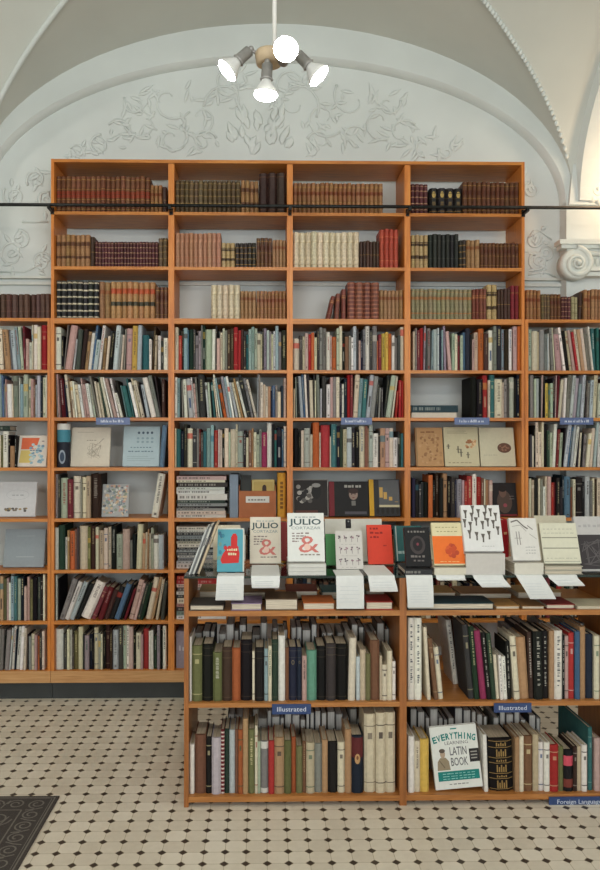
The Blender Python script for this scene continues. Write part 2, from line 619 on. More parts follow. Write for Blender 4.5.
# figures and swags left of the case
for (u, v, s, fl) in ((14, 196, 0.07, 1), (36, 180, 0.06, -1), (12, 255, 0.08, 1), (20, 240, 0.06, -1), (42, 262, 0.06, 1), (46, 200, 0.05, 1),
                      (538, 262, 0.06, 1), (534, 240, 0.05, -1), (546, 252, 0.05, 1), (532, 190, 0.05, 1)):
    scroll(u, v, s, 1.6, fl, rnd.uniform(0, 6))
    for q in range(5):
        leaf(u + rnd.uniform(-9, 9), v + rnd.uniform(-14, 12), rnd.uniform(0.04, 0.09), rnd.uniform(0, 6.28), 0.03)
for pts in ([(0, 272), (24, 272), (42, 264)], [(22, 222), (48, 222)], [(528, 238), (540, 231), (552, 240)], [(528, 275), (545, 272), (556, 277)]):
    m.tube([P(a, b_, YW - 0.003) for a, b_ in pts], 0.006, 6, flat=0.75)
tag(m.build("trim_9", PLASTER), "white low relief of foliage scrolls on the back wall", kind="structure")
# rope of beads and a plain fillet along the groins
m = MB()
for q in range(90):
    c = 1.74 - q * 0.019
    if c < 0.3:
        break
    a = math.asin(c / A_)
    k = math.cos(a)
    m.ball((CX + c, YB[0] + D_ * math.sin(a), Z0 + R_ * k - 0.008), 0.017, 6, sc=(0.8, 0.8, 1))
tag(m.build("trim_10", PLASTER), "rope moulding of small plaster beads along the vault groin", kind="structure")
m = MB()
for sx, sy in ((-1, 1), (-1, -1), (1, -1)):
    m.tube([(CX + sx * A_ * math.sin(t * 0.03), YB[0] + sy * D_ * math.sin(t * 0.03), Z0 + R_ * math.cos(t * 0.03) - 0.006) for t in range(3, 52)], 0.014, 8)
tag(m.build("trim_11", PLASTER), "plain plaster fillet along the vault groins", kind="structure")

# ------------------------------------------------------------------ wall bookcases
YF, YK = 4.25, 4.53
SH = [160.2, 212.3, 267.0, 318.6, 370.0, 417.6, 467.5, 518.3, 569.6, 620.4, 669.9]       # upper edges of the boards, in the photograph
SZ = [PZ(v, YF) for v in SH]
BT = 0.018


def board(parent, name, x0, x1, y0, y1, z1, t=BT, mats=WOODX):
    m = MB(); m.box(x0, x1, y0, y1, z1 - t, z1)
    return m.build(name, mats, parent, (-parent.location.x, -parent.location.y, 0))


def upright(parent, x0, x1, y0, y1, z0, z1, mats=WOODZ):
    m = MB(); m.box(x0, x1, y0, y1, z0, z1)
    return m.build("upright", mats, parent, (-parent.location.x, -parent.location.y, 0))


def plinth(parent, x0, x1, y1):
    m = MB(); m.box(x0, x1, YF - 0.004, YF + 0.03, SZ[10] - 0.066, SZ[10] - 0.0005)
    m.build("fascia", BASEX, parent, (-parent.location.x, -parent.location.y, 0))
    m = MB(); m.box(x0, x1, YF + 0.03, y1, 0, SZ[10] - 0.0225)
    m.build("plinth", KICK, parent, (-parent.location.x, -parent.location.y, 0))


XL0, XL1 = PX(51, YF), PX(524.6, YF)
UP = [(PX(51, YF), PX(54, YF)), (PX(168.3, YF), PX(174.2, YF)), (PX(287, YF), PX(292.8, YF)), (PX(404.6, YF), PX(410.4, YF)), (PX(521.6, YF), PX(524.6, YF))]
case = tag(empty("bookcase", ((XL0 + XL1) / 2, (YF + YK) / 2, 0)),
           "tall orange pine bookcase of four bays reaching up under the vault", "bookcase")
for i, (a, b) in enumerate(UP):
    upright(case, a, b, YF, YK, SZ[10], SZ[0] - (0 if i in (0, 4) else 0.0225))
tb = board(case, "top_board", UP[0][1], UP[4][0], YF + 0.001, YK, SZ[0])
for i in range(4):
    for k in range(1, 11):
        board(case, "shelf", UP[i][1], UP[i + 1][0], YF + 0.001, YK, SZ[k], 0.03 if k == 3 else BT)
plinth(case, XL0, XL1, YK)
YKL = 4.43
lx0, lx1 = PX(-70, YF), PX(50.6, YF)
cl = tag(empty("bookcase", ((lx0 + lx1) / 2, (YF + YKL) / 2, 0)), "low orange pine bookcase on the short side, left of the tall one", "bookcase")
upright(cl, lx1 - 0.018, lx1, YF, YKL, SZ[10], SZ[3])
upright(cl, lx0, lx0 + 0.018, YF, YKL, SZ[10], SZ[3])
for k in range(3, 11):
    board(cl, "top_board" if k == 3 else "shelf", lx0 + 0.018, lx1 - 0.018, YF + 0.001, YKL, SZ[k])
plinth(cl, lx0, lx1, YKL)
rx0, rx1 = PX(525.2, YF), PX(650, YF)
cr = tag(empty("bookcase", ((rx0 + rx1) / 2, (YF + YKL) / 2, 0)), "low orange pine bookcase right of the tall one, under the scrolled capital", "bookcase")
upright(cr, rx0, rx0 + 0.018, YF, YKL, SZ[10], SZ[3])
upright(cr, rx1 - 0.018, rx1, YF, YKL, SZ[10], SZ[3])
for k in range(3, 11):
    board(cr, "top_board" if k == 3 else "shelf", rx0 + 0.018, rx1 - 0.018, YF + 0.001, YKL, SZ[k])
plinth(cr, rx0, rx1, YKL)

# black ladder rail on brackets
YRAIL = 4.185
zr = PZ(206, YRAIL)
rail = tag(empty("ladder_rail", (0.3, YRAIL, zr)), "long black iron rail crossing in front of the top shelf of the tall bookcase", "rail")
m = MB(); m.tube([(PX(-120, YRAIL), YRAIL, zr), (PX(720, YRAIL), YRAIL, zr)], 0.0095, 12)
m.build("rail_bar", BLACKM, rail, (-0.3, -YRAIL, -zr))
for (a, b) in UP:
    x = (a + b) / 2
    m = MB()
    m.box(x - 0.01, x + 0.01, YF - 0.006, YF - 0.001, zr - 0.034, zr + 0.006)
    m.box(x - 0.008, x + 0.008, YRAIL - 0.012, YF - 0.008, zr - 0.024, zr - 0.008)
    m.box(x - 0.008, x + 0.008, YRAIL - 0.016, YRAIL - 0.0, zr - 0.024, zr - 0.005)
    m.build("bracket", BLACKM, rail, (-0.3, -YRAIL, -zr))

# ------------------------------------------------------------------ ceiling lamp with four spots
YL = 2.92
hub = P(269, 58, YL)
lamp = tag(empty("ceiling_lamp", tuple(hub)), "ceiling lamp with four reflector spots hanging on a white rod", "lamp")


def lpart(mb, name, mats, parent=None):
    p = parent or lamp
    return mb.build(name, mats, p, tuple(-hub) if p is lamp else (0, 0, 0))


rp = P(274.5, 36, YL)
m = MB(); m.tube([(rp.x, YL, hub.z - 0.005), (rp.x, YL, 3.95)], 0.0085, 10); lpart(m, "rod", WHITEP)
m = MB(); m.lathe([(-0.026, 0.03), (-0.024, 0.05), (0.014, 0.056), (0.024, 0.05), (0.026, 0.01)], hub, (0, 0, 1), 24); lpart(m, "hub", CREAMW)
spots = [((236, 56), (225, 72.5), (-0.72, -0.07, -0.69), YL - 0.02), ((283, 40), (286, 48), (0.05, -0.98, -0.12), YL - 0.16),
         ((269, 74), (265.6, 98), (-0.05, -0.02, -1.0), YL - 0.05), ((306, 59), (321, 78), (0.68, -0.07, -0.73), YL - 0.02)]
for (j, f, d, yy) in spots:
    fc = P(f[0], f[1], yy)
    d = Vector(d).normalized()
    st = fc - d * 0.135
    m = MB()
    m.tube([hub + (st - hub) * 0.25, hub + (st - hub) * 0.75, st - d * 0.0], 0.007, 8)
    m.ball(st - d * 0.005, 0.013, 8)
    a = lpart(m, "arm", STEEL)
    m = MB(); m.lathe([(0.0, 0.01), (0.005, 0.021), (0.058, 0.022), (0.063, 0.026), (0.068, 0.02)], st, d, 18)
    h_ = lpart(m, "lamp_holder", STEEL)
    m = MB(); m.lathe([(0.064, 0.018), (0.075, 0.021), (0.10, 0.037), (0.114, 0.045), (0.124, 0.046), (0.131, 0.040), (0.1345, 0.02)], st, d, 24, [0, 0, 0, 0, 1, 1])
    o = m.build("bulb", [OPAL, BULB], h_)
    o["label"] = "lit reflector bulb"
# ------------------------------------------------------------------ books
import re
PAL = {"W": ((224, 219, 208), "white"), "C": ((214, 201, 172), "cream"), "I": ((192, 172, 140), "beige"), "T": ((176, 134, 92), "tan"),
       "O": ((204, 104, 52), "orange"), "Y": ((206, 168, 72), "yellow"), "R": ((172, 44, 42), "red"), "M": ((112, 36, 44), "maroon"),
       "P": ((196, 152, 142), "pink"), "G": ((38, 60, 46), "dark green"), "V": ((104, 106, 60), "olive"), "A": ((128, 164, 166), "pale teal"),
       "B": ((62, 104, 146), "blue"), "N": ((30, 38, 60), "navy"), "K": ((26, 25, 25), "black"), "D": ((60, 58, 57), "dark grey"),
       "E": ((128, 126, 120), "grey"), "L": ((176, 186, 190), "pale blue"), "S": ((64, 42, 32), "dark brown"), "U": ((122, 80, 54), "brown"),
       "F": ((142, 40, 80), "magenta"), "H": ((42, 112, 116), "teal"), "Z": ((152, 138, 152), "lilac"), "x": ((184, 176, 178), "pale lilac"), "r": ((164, 84, 46), "rust"), "Q": ((92, 152, 128), "sea green"), "J": ((166, 180, 152), "pale green")}


for _k, (_c, _w) in list(PAL.items()):       # printed spines are a little greyer than their names
    _g = 0.3 * _c[0] + 0.59 * _c[1] + 0.11 * _c[2]
    PAL[_k] = (tuple(x + (_g - x) * (0.34 if _k in "AJHLNBZP" else 0.12 if _k in "ORYrFM" else 0.2) for x in _c), _w)


def mixcol(a, b, f): return tuple(x + (y - x) * f for x, y in zip(a, b))


def lum(c): return 0.3 * c[0] + 0.59 * c[1] + 0.11 * c[2]


def spine_band(mb, t, r, z0, z1, col, off=0.0006, mat=0):
    pts = [(-t / 2 - off, r), (-t * 0.25, -off), (t * 0.25, -off), (t / 2 + off, r)]
    b = len(mb.v)
    mb.v += [(x, y, z0) for x, y in pts] + [(x, y, z1) for x, y in pts]
    for i in range(3):
        mb.face((b + i, b + i + 1, b + 5 + i, b + 4 + i), mat, col)
    if off > 0.001:      # a raised band is closed above and below
        inn = [(-t / 2, r), (-t * 0.25, 0), (t * 0.25, 0), (t / 2, r)]
        for zz, sgn in ((z0, 1), (z1, -1)):
            c = len(mb.v)
            mb.v += [(x, y, zz) for x, y in pts] + [(x, y, zz) for x, y in inn]
            for i in range(3):
                q = (c + i, c + 4 + i, c + 5 + i, c + 1 + i)
                mb.face(q if sgn > 0 else q[::-1], mat, col)


def cover_mb(mb, t, d, h, col, mat=0, bt=None, rr=0.22):
    r = min(0.014, t * rr)
    bt = bt or min(0.003, t * 0.13)
    poly = [(-t / 2, r), (-t * 0.25, 0), (t * 0.25, 0), (t / 2, r), (t / 2, d), (t / 2 - bt, d), (t / 2 - bt, r + 2 * bt),
            (-t / 2 + bt, r + 2 * bt), (-t / 2 + bt, d), (-t / 2, d)]
    mb.prism(poly, 0, h, mat, col)
    return r, bt


def pages_mb(mb, t, d, h, r, bt, mat=0):
    mb.box(-t / 2 + bt + 0.0002, t / 2 - bt - 0.0002, r + 2 * bt + 0.0003, d - 0.004, 0.002, h - min(0.005, h * 0.03), mat)


def spine_print(mb, t, h, col, rng, style=None):
    """illegible lettering on a spine: short strokes in one or two lines down the spine, and a plain block now and then"""
    dark = lum(col) < 105
    ink = (206, 194, 150) if dark else (58, 50, 48)
    if rng.random() < 0.25:
        ink = (214, 210, 200) if dark else rng.choice([(130, 40, 36), (40, 60, 100), (60, 90, 70)])
    ink = mixcol(col, ink, rng.uniform(0.35, 0.75))
    y = -0.0005
    k = style or rng.choice("tttbpcnnn")
    w = t * 0.2
    if k in "tb" and t > 0.007:
        z = h * rng.uniform(0.86, 0.95)
        end = h * rng.uniform(0.32, 0.6)
        while z > end:
            s = h * rng.uniform(0.012, 0.03)
            mb.rect(-w * rng.uniform(0.6, 1), w * rng.uniform(0.6, 1), z - s, z, y, ink)
            z -= s + h * rng.choice((0.008, 0.008, 0.02))
        if k == "b":
            mb.rect(-w, w, h * 0.05, h * rng.uniform(0.08, 0.13), y, ink)
    elif k == "p":
        c2 = rng.choice([(196, 60, 48), (60, 110, 130), (214, 206, 190), (70, 60, 56), (200, 160, 80)])
        z = h * rng.uniform(0.6, 0.8)
        spine_band(mb, t, min(0.007, t * 0.22), z, z + h * rng.uniform(0.08, 0.18), mixcol(col, c2, 0.6))
        mb.rect(-w, w, h * 0.25, h * 0.5, y, ink) if t > 0.008 and rng.random() < 0.4 else None
    elif k == "c":
        for z in (0.12, 0.84):
            spine_band(mb, t, min(0.007, t * 0.22), h * z, h * z + 0.004, ink)
        if t > 0.01:
            mb.rect(-w, w, h * 0.68, h * 0.76, y, ink)


def place(t, a, xl, xr, z0):
    """location of a book of thickness t turned by a about Y so that its lower corner rests on z0"""
    if a >= 0:
        return xr - t / 2 * math.cos(a), z0 + t / 2 * math.sin(a)
    return xl + t / 2 * math.cos(a), z0 + t / 2 * math.sin(-a)


def parse(tokens, ox, oy, sc, fl, Y, zb, wl, wr, zmax):
    """tokens -> list of dicts with base edges, height and lean in metres; neighbours are kept from crossing"""
    out = []
    ts = tokens.split()
    for i, tk in enumerate(ts):
        q = re.match(r"(-?\d+)([A-Za-z]?)\.?(\d*)(?:/(-?\d+))?", tk)
        if out and out[-1]["x1"] is None:
            out[-1]["x1"] = PX(ox + int(q.group(1)) / sc, Y) - 0.0004
        if not q.group(2):
            continue
        z = PZ(oy + int(q.group(3)) / sc, Y, ox + int(q.group(1)) / sc)
        h = min(z, zmax) - zb
        lean = int(q.group(4) or 0) / (fl - int(q.group(3)))
        out.append(dict(c=q.group(2), x0=PX(ox + int(q.group(1)) / sc, Y) + 0.0004, x1=None, h=h, a=lean))
    if out and out[-1]["x1"] is None:
        out[-1]["x1"] = wr
    out = [b for b in out if b["x1"] - b["x0"] > 0.0025]
    if not out:
        return out
    for b in out:
        b["x0"], b["x1"] = max(b["x0"], wl + 0.001), min(b["x1"], wr - 0.001)
    out = [b for b in out if b["x1"] - b["x0"] > 0.0025]
    out[0]["a"] = max(out[0]["a"], (wl - out[0]["x0"] + 0.001) / out[0]["h"])
    eps = 0.0009
    for p, n in zip(out, out[1:]):
        if n["a"] < 0:
            zm = min(p["h"], n["h"])
            need = p["a"] - (n["x0"] - p["x1"] - eps) / zm
            if n["a"] < need and p["a"] <= 0.02:
                cut = min((p["x1"] - p["x0"]) * 0.45, (need - n["a"]) * zm)
                p["x1"] -= cut
                n["a"] = max(n["a"], p["a"] - (n["x0"] - p["x1"] - eps) / zm)
    l = out[-1]
    l["x1"] = min(l["x1"], wr - 0.001)
    l["a"] = min(l["a"], (wr - 0.001 - l["x1"]) / l["h"])
    for i in range(len(out) - 2, -1, -1):
        p, n = out[i], out[i + 1]
        zm = min(p["h"], n["h"])
        lim = n["a"] + (n["x0"] - p["x1"] - eps) / zm
        if p["a"] > lim:
            cut = min((p["x1"] - p["x0"]) * 0.45, (p["a"] - lim) * zm)
            p["x1"] -= cut
            p["a"] = min(p["a"], n["a"] + (n["x0"] - p["x1"] - eps) / zm)
    for p, n in zip(out, out[1:]):
        for zz in (0.0, min(p["h"], n["h"])):
            gap = (n["x0"] + n["a"] * zz) - (p["x1"] + p["a"] * zz)
            if gap < eps:
                c1 = min((p["x1"] - p["x0"]) * 0.6, eps - gap)
                p["x1"] -= c1
                n["x0"] += min((n["x1"] - n["x0"]) * 0.6, max(0, eps - gap - c1))
    for b in out:
        a = math.atan(b["a"])
        b["ang"] = a
        b["t"] = max(0.003, (b["x1"] - b["x0"]) * math.cos(a))
        b["hh"] = b["h"] / math.cos(a) - (b["t"] * abs(math.tan(a)))
    return out


BAY = {"L": ("low bay at the wall", 0), "1": ("first tall bay", 1), "2": ("second tall bay", 2), "3": ("third tall bay", 3), "4": ("fourth tall bay", 4), "R": ("low bay", 5)}
LIM = {"L": (lx0 + 0.018, lx1 - 0.018), "R": (rx0 + 0.018, rx1 - 0.018)}
for i in range(4):
    LIM[str(i + 1)] = (UP[i][1], UP[i + 1][0])
BNAME = {"L": "leftmost low bay", "1": "first tall bay", "2": "second tall bay", "3": "third tall bay", "4": "fourth tall bay", "R": "rightmost low bay"}


def shelf_word(bay, k):
    return ORD[k - 3] if bay in "LR" else ORD[k]


ROWS = [
    # bay, shelf, ox, oy, scale, floor, tokens (base x, colour, top y, lean)
    ("1", 4, 48, 320, 4.84, 238, "30W35 62K75 74E18/20 80P14/32 118L92/20 133D45/14 155S42/22 175T55/20 190W60/20 208B25/24 218L95/18 240W25/24 262U88/10 278C78/14 290K55/20 312L25/18 335E70/15 350C72/12 362E42/10 375P40/5 405Y28/5 430L20/6 455H72 488W92 500S30/12 515I75/5 530W75 545D100 560W88 582."),
    ("1", 5, 48, 370, 4.84, 228, "42E15/-12 52P20/-10 64M40/-16 84M60/-12 90N70/-14 98C15/-26 112U40/-16 122C55/-16 135W55/-18 148C70/-20 165W70/-22 178P40/-24 190P70/-25 205W65/-25 222J70/-25 240E30/-48 250C55/-28 262I60/-28 280G30/-40 290C35/-40 308W35/-45 320P40/-48 335W40/-40 350W110/-30 365K50/-40 378A75/-30 388H75/-35 410H40/-35 425W60/-40 440C40/-40 452C50/-45 470K60/-30 478L70/-30 500W35/-45 525E25/-45 545D30/-30 552S45/-2 567."),
    ("1", 7, 48, 470, 4.84, 236, "28E20 48D25 58J40 95M45 122C30 158E45 165C35 185I30 205S20 252."),
    ("1", 7, 48, 470, 4.84, 236, "498W15/36 532."),
    ("1", 8, 48, 522, 4.84, 236, "22J28 52G15 82W75 95T40 105O45 130U35 140D30 150C20 190V25 205S20 230C25 245I42 270C30 290I25 305K20 330J60 362P35 395E90 407K60 425C10/8 455T55/4 470I50/4 480T35/4 490C55 497J30 510W65 535L62 560."),
    ("1", 9, 48, 574, 4.84, 232, "22G10 38J5 46K25 52E20/70 78W35/72 102L35/76 125K45/78 148W30/88 205M60/70 238M60/60 265S75/55 290K60/60 318B45/66 345K50/66 365M70/60 388P25/56 415P45/50 428D50/48 445G40/50 470C15/45 495T15/50 520I25/45 545D40/20 562."),
    ("1", 10, 48, 622, 4.84, 238, "24T95 34W35 72D60 92C35 105J40 115D60 124V45 145C25 168K60 178Z65 200N60 215K80 222C28 242E55 254C60 264K50 278S15 300S30 312L40 340D20 362J20 378W20 392P25 412K40 425C55 450P60 460R35 487W45 498W40 510G70 528Z15 543K40 555W20 572."),
    ("2", 4, 168, 320, 4.84, 240, "30C35 50R75 68K40 76A40 95B50 100G45 122D45 132E75 148Z55 160E25 168G20 180J45 212W45/2 230D25 236P90 252C60 264J40 275E50 287S45 302S40 318R35 338R50/2 354S45 365D80 378H70 390A45 404A35 418J40 432C65 448I70 456D40 464Z40 478L50 490Z55 500C70 510L55 520A30 535E60 548K50 575."),
    ("2", 5, 168, 370, 4.84, 230, "30W35 45A40 58K50 68E50/-6 78W45/-10 100L40/-14 125W35/-16 132P65/-12 142E35/-14 152D20/-8 190L60/-14 202J60/-12 212K55/-12 220H60/-16 235C45/-20 245W20/-36 257A40/-30 270O70/-32 285Z30/-32 300A35/-32 312W30/-34 328L60/-34 345C60/-38 355T40/-42 372W55/-44 385D20/-48 402E40/-40 420C45/-44 432L20/2 438E25 447C60 460I70 472C80 484T80 497N100 503B75 520E75 530C105 546N75 560P40 572."),
    ("2", 6, 168, 420, 4.84, 236, "30C40 40H45 60N55 78D20 93C40 118D50 138E40 150M45 158D60 170H55 187A40 207A25 222R50 242P45 252C50 262K45 273C40 293J60 302I45 328C20 337J55 365K50 378C85 390U50 405T40 414C60 428J70 442E45 453F60 480W15 503K20 515H50 526N35 550B45 560C30 573."),
    ("3", 4, 286, 320, 4.84, 240, "36C90 65D75 80C80 92P65 108R70 122O62 137C85 150D45 162E35 177E40 196W60 213P75 222O80 245J40 258C25 273K60 286U80 305E75 316W85 326L30 341D45 352P100 362N95 373E45 386W25 406D50 419E30 440O100 447M70 463Y65 482Y58 496O65 512W75 526E85 541D75 553C35 573."),
    ("3", 5, 286, 370, 4.84, 230, "36I90 48E35/-4 60D30/-10 70L30/-12 86B20/-12 96W20/-10 107D20/-5 117C50/-5 133D22 140C50 152E20/-10 166L90 178D30/-4 196W70 215P35 229E35 243C35 259N65 270W68 281N40 297R20 312M20 324C20/12 346A40/12 366H45/10 386L20/22 406E30/22 430D60/20 447E85/12 462D85 472D25/22 482J25/30 512C30/26 527R100/16 545R50/2 560R55 573."),
    ("3", 6, 286, 420, 4.84, 236, "38K40 60K60 73C50 88J40 116C70 130O12 161C62 169R25 213C80 219H20 246N30 260G40 276I45 294L35 318D40 335K50 355C30 381U30 396T40 402J25 421W65 448D50 457T40 482P40 502C40 521W85 543D55 550G65 557H65 569."),
    ("4", 4, 404, 320, 4.84, 240, "45C55 55E40 63M50 77R40 93Z25/4 105D60 112E40 131A50/6 143L45 161L40 169N80 181A50 196Z25/-14 215P55/-14 231J65 246C70 259M75 273J75 286B60 299N40 321K70 329P95 341I60 361O42 387S65 410W50 431E30 447D20 473A45 486S45 507W45 522S55 529P22 550O25 567."),
    ("4", 5, 404, 370, 4.84, 230, "322K35 352K45 381R25 407C50 416H20 441C45 478I60 487E45 501D60 513J35 536K40 546N20 561Z25 572."),
    ("4", 7, 404, 470, 4.84, 236, "38N40 55K50 72D70 82D60 95K60 118O25 139K50 152S20 171K40 189T18 211K40 226D35 246N50 257Z45 281P50 293R55 306R30 331W20 351R35 376U40 390C45 396T50 412P50 428."),
    ("R", 4, 520, 320, 7.5, 366, "62J70 90C85 132I90 146E75 181E105 206L130 219W100/-10 236E60/-20 261C55/-20 276P105/-26 326W55/-40 346K80/-34 376I80/-38 400P75/-40 422R90/-38 438C70/-36 461T70/-38 486C65/-36 511E100/-30 541W50/-34 552H60/-14 576H60/-4 598N70 615."),
    ("R", 5, 520, 370, 7.5, 346, "62G30 79E25 106J65 121L65 146D50 156P40/8 179K50 189Y100 211V105 226J100 246K60 263P40/8 272M40/16 291C70/22 321W60/14 339E25/26 369L40/28 396Z60/24 426A105/22 451L30/22 471L40/20 491D70/12 502E100/12 521L75/12 546C25/18 581J100/8 604."),
    ("R", 6, 520, 420, 7.5, 356, "72D110 91C120 106K40 119C18 141C90 166C15 183K30 206G80 226J95 246W30/16 270M70/16 292J95/14 316K60/20 326L35/40 356B50/40 378L20/32 396W50/38 431D70/16 440C95/16 456K90/14 471E110/14 491C100/26 521C60/24 546L20/28 581W40/10 604."),
    ("R", 7, 520, 470, 7.5, 362, "65C65 86I75 106K60 141C65 156E70 173W125 191C50 206P50 233R95 252M95 273K60 300D130 321N40 336B50 381U130 396C70 414K60 470K90 491L50 526E80 546C65 566S70 581C60 604."),
    ("1", 6, 48, 420, 4.84, 232, "536B25/16 560."),
    ("L", 4, 0, 270, 5.8, 575, "-40C350/-10 0C340/-10 32T345/-20 64E345/-16 70L350/-28 102A330/-25 121J330/-20 138M325/-8 150P400 166W420 186C310 192W310 216C330 235R310 272."),
    ("L", 5, 0, 370, 10.7, 505, "-60L60/-10 -25W70/-10 2A40/-6 30B60/-14 48E150/-10 60P100/-8 75W150/-10 135C150/-8 152E65/-14 202W80/-6 213A150 250J50 300C90 327P95 357U130 377L160 392L60 432N60 452C80 487W55 502."),
    ("L", 6, 0, 420, 10, 482, "-40C150 2V150 22W115 78K150 98T260 142K160 162."),
    ("L", 9, 0, 540, 5.8, 484, "-30G215 0T210 19V225 37P225 49W250 63A210 82H210 101J225 121N210 141P270 156P215 171K240 176V230 191K215 216D215 236K200 251C200 262."),
    ("L", 10, 0, 540, 5.8, 768, "-30E515/8 0E515/10 21K560/4 27E520/16 52L510/20 62W500/18 82N520/12 88W505/18 112W500/14 136C510/8 156K550 166E560 181C545 201P550 216O560 229D540 241C530 256."),
]
RF = random.Random(11)
WALLBOOKS = []
for (bay, k, ox, oy, sc, fl, tk) in ROWS:
    Y = 4.272
    zmax = SZ[k - 1] - (0.03 if k == 4 else BT) - 0.006
    for b in parse(tk, ox, oy, sc, fl, Y, SZ[k], LIM[bay][0], LIM[bay][1], zmax):
        b.update(bay=bay, k=k, Y=Y + RF.uniform(-0.008, 0.012), d=RF.uniform(0.125, 0.15) if bay in "LR" else RF.uniform(0.15, 0.21))
        WALLBOOKS.append(b)
# ordinals among the books of one colour on one shelf
cnt = {}
for b in sorted(WALLBOOKS, key=lambda b: b["x0"]):
    if PX(-2, 4.25) < b["x1"]:
        cnt.setdefault((b["bay"], b["k"], b["c"]), []).append(b)
for l in cnt.values():
    for i, b in enumerate(l):
        b["i"], b["n"] = i + 1, len(l)
vis = [b for b in WALLBOOKS if "i" in b and b["x0"] < PX(601, 4.25)]
vis.sort(key=lambda b: -b["t"] * b["h"])
CHOSEN = {id(b) for b in vis[:300]}


def wall_book_mb(b, rng):
    col = jit(PAL[b["c"]][0], 15)
    mb = MB()
    r, bt = cover_mb(mb, b["t"], b["d"], b["hh"], col)
    pages_mb(mb, b["t"], b["d"], b["hh"], r, bt, 1)
    spine_print(mb, b["t"], b["hh"], col, rng)
    return mb


STUFF = MB()
for b in WALLBOOKS:
    mb = wall_book_mb(b, RF)
    x, z = place(b["t"], b["ang"], b["x0"], b["x1"], SZ[b["k"]] + 0.0004)
    if id(b) in CHOSEN:
        o = mb.build("book", [CLOTH, PAGE], None, (x, b["Y"], z), (0, b["ang"], 0))
        cn = PAL[b["c"]][1]
        sh, bn = shelf_word(b["bay"], b["k"]), BNAME[b["bay"]]
        if b["n"] == 1:
            lb = "only %s book on the %s shelf of the %s" % (cn, sh, bn)
        else:
            lb = "%s of %s %s books from the left, %s shelf of the %s" % (ORD[b["i"]], NUM[b["n"]], cn, sh, bn)
        tag(o, lb, "book", "books on the %s shelf of the %s" % (sh, bn))
    else:
        STUFF.add(mb, Matrix.Translation((x, b["Y"], z)) @ Matrix.Rotation(b["ang"], 4, "Y"))
# rows that show only in slits between and through the display in front of them
for bay, k, u0, u1 in (("2", 8, 232, 286), ("3", 8, 294, 403), ("4", 8, 412, 519), ("R", 8, 529, 640), ("3", 9, 294, 403), ("4", 9, 412, 519), ("R", 9, 529, 644), ("R", 10, 529, 644), ("R", 4, 617, 644), ("R", 5, 606, 644), ("R", 6, 606, 644), ("R", 7, 606, 644)):
    x, x1 = PX(u0, 4.28), PX(u1, 4.28)
    while x < x1 - 0.012:
        t = min(RF.uniform(0.01, 0.028), x1 - x)
        c = RF.choice("WCIKDSGEMNTUKKS")
        b = dict(c=c, t=t, d=0.14, hh=RF.uniform(0.17, 0.235))
        STUFF.add(wall_book_mb(b, RF), Matrix.Translation((x + t / 2, 4.275 + RF.uniform(0, 0.01), SZ[k] + 0.0004)))
        x += t + 0.0012
tag(STUFF.build("slim_books", [CLOTH, PAGE]), "slim book spines squeezed between the thicker books on the wall shelves", "books", kind="stuff")

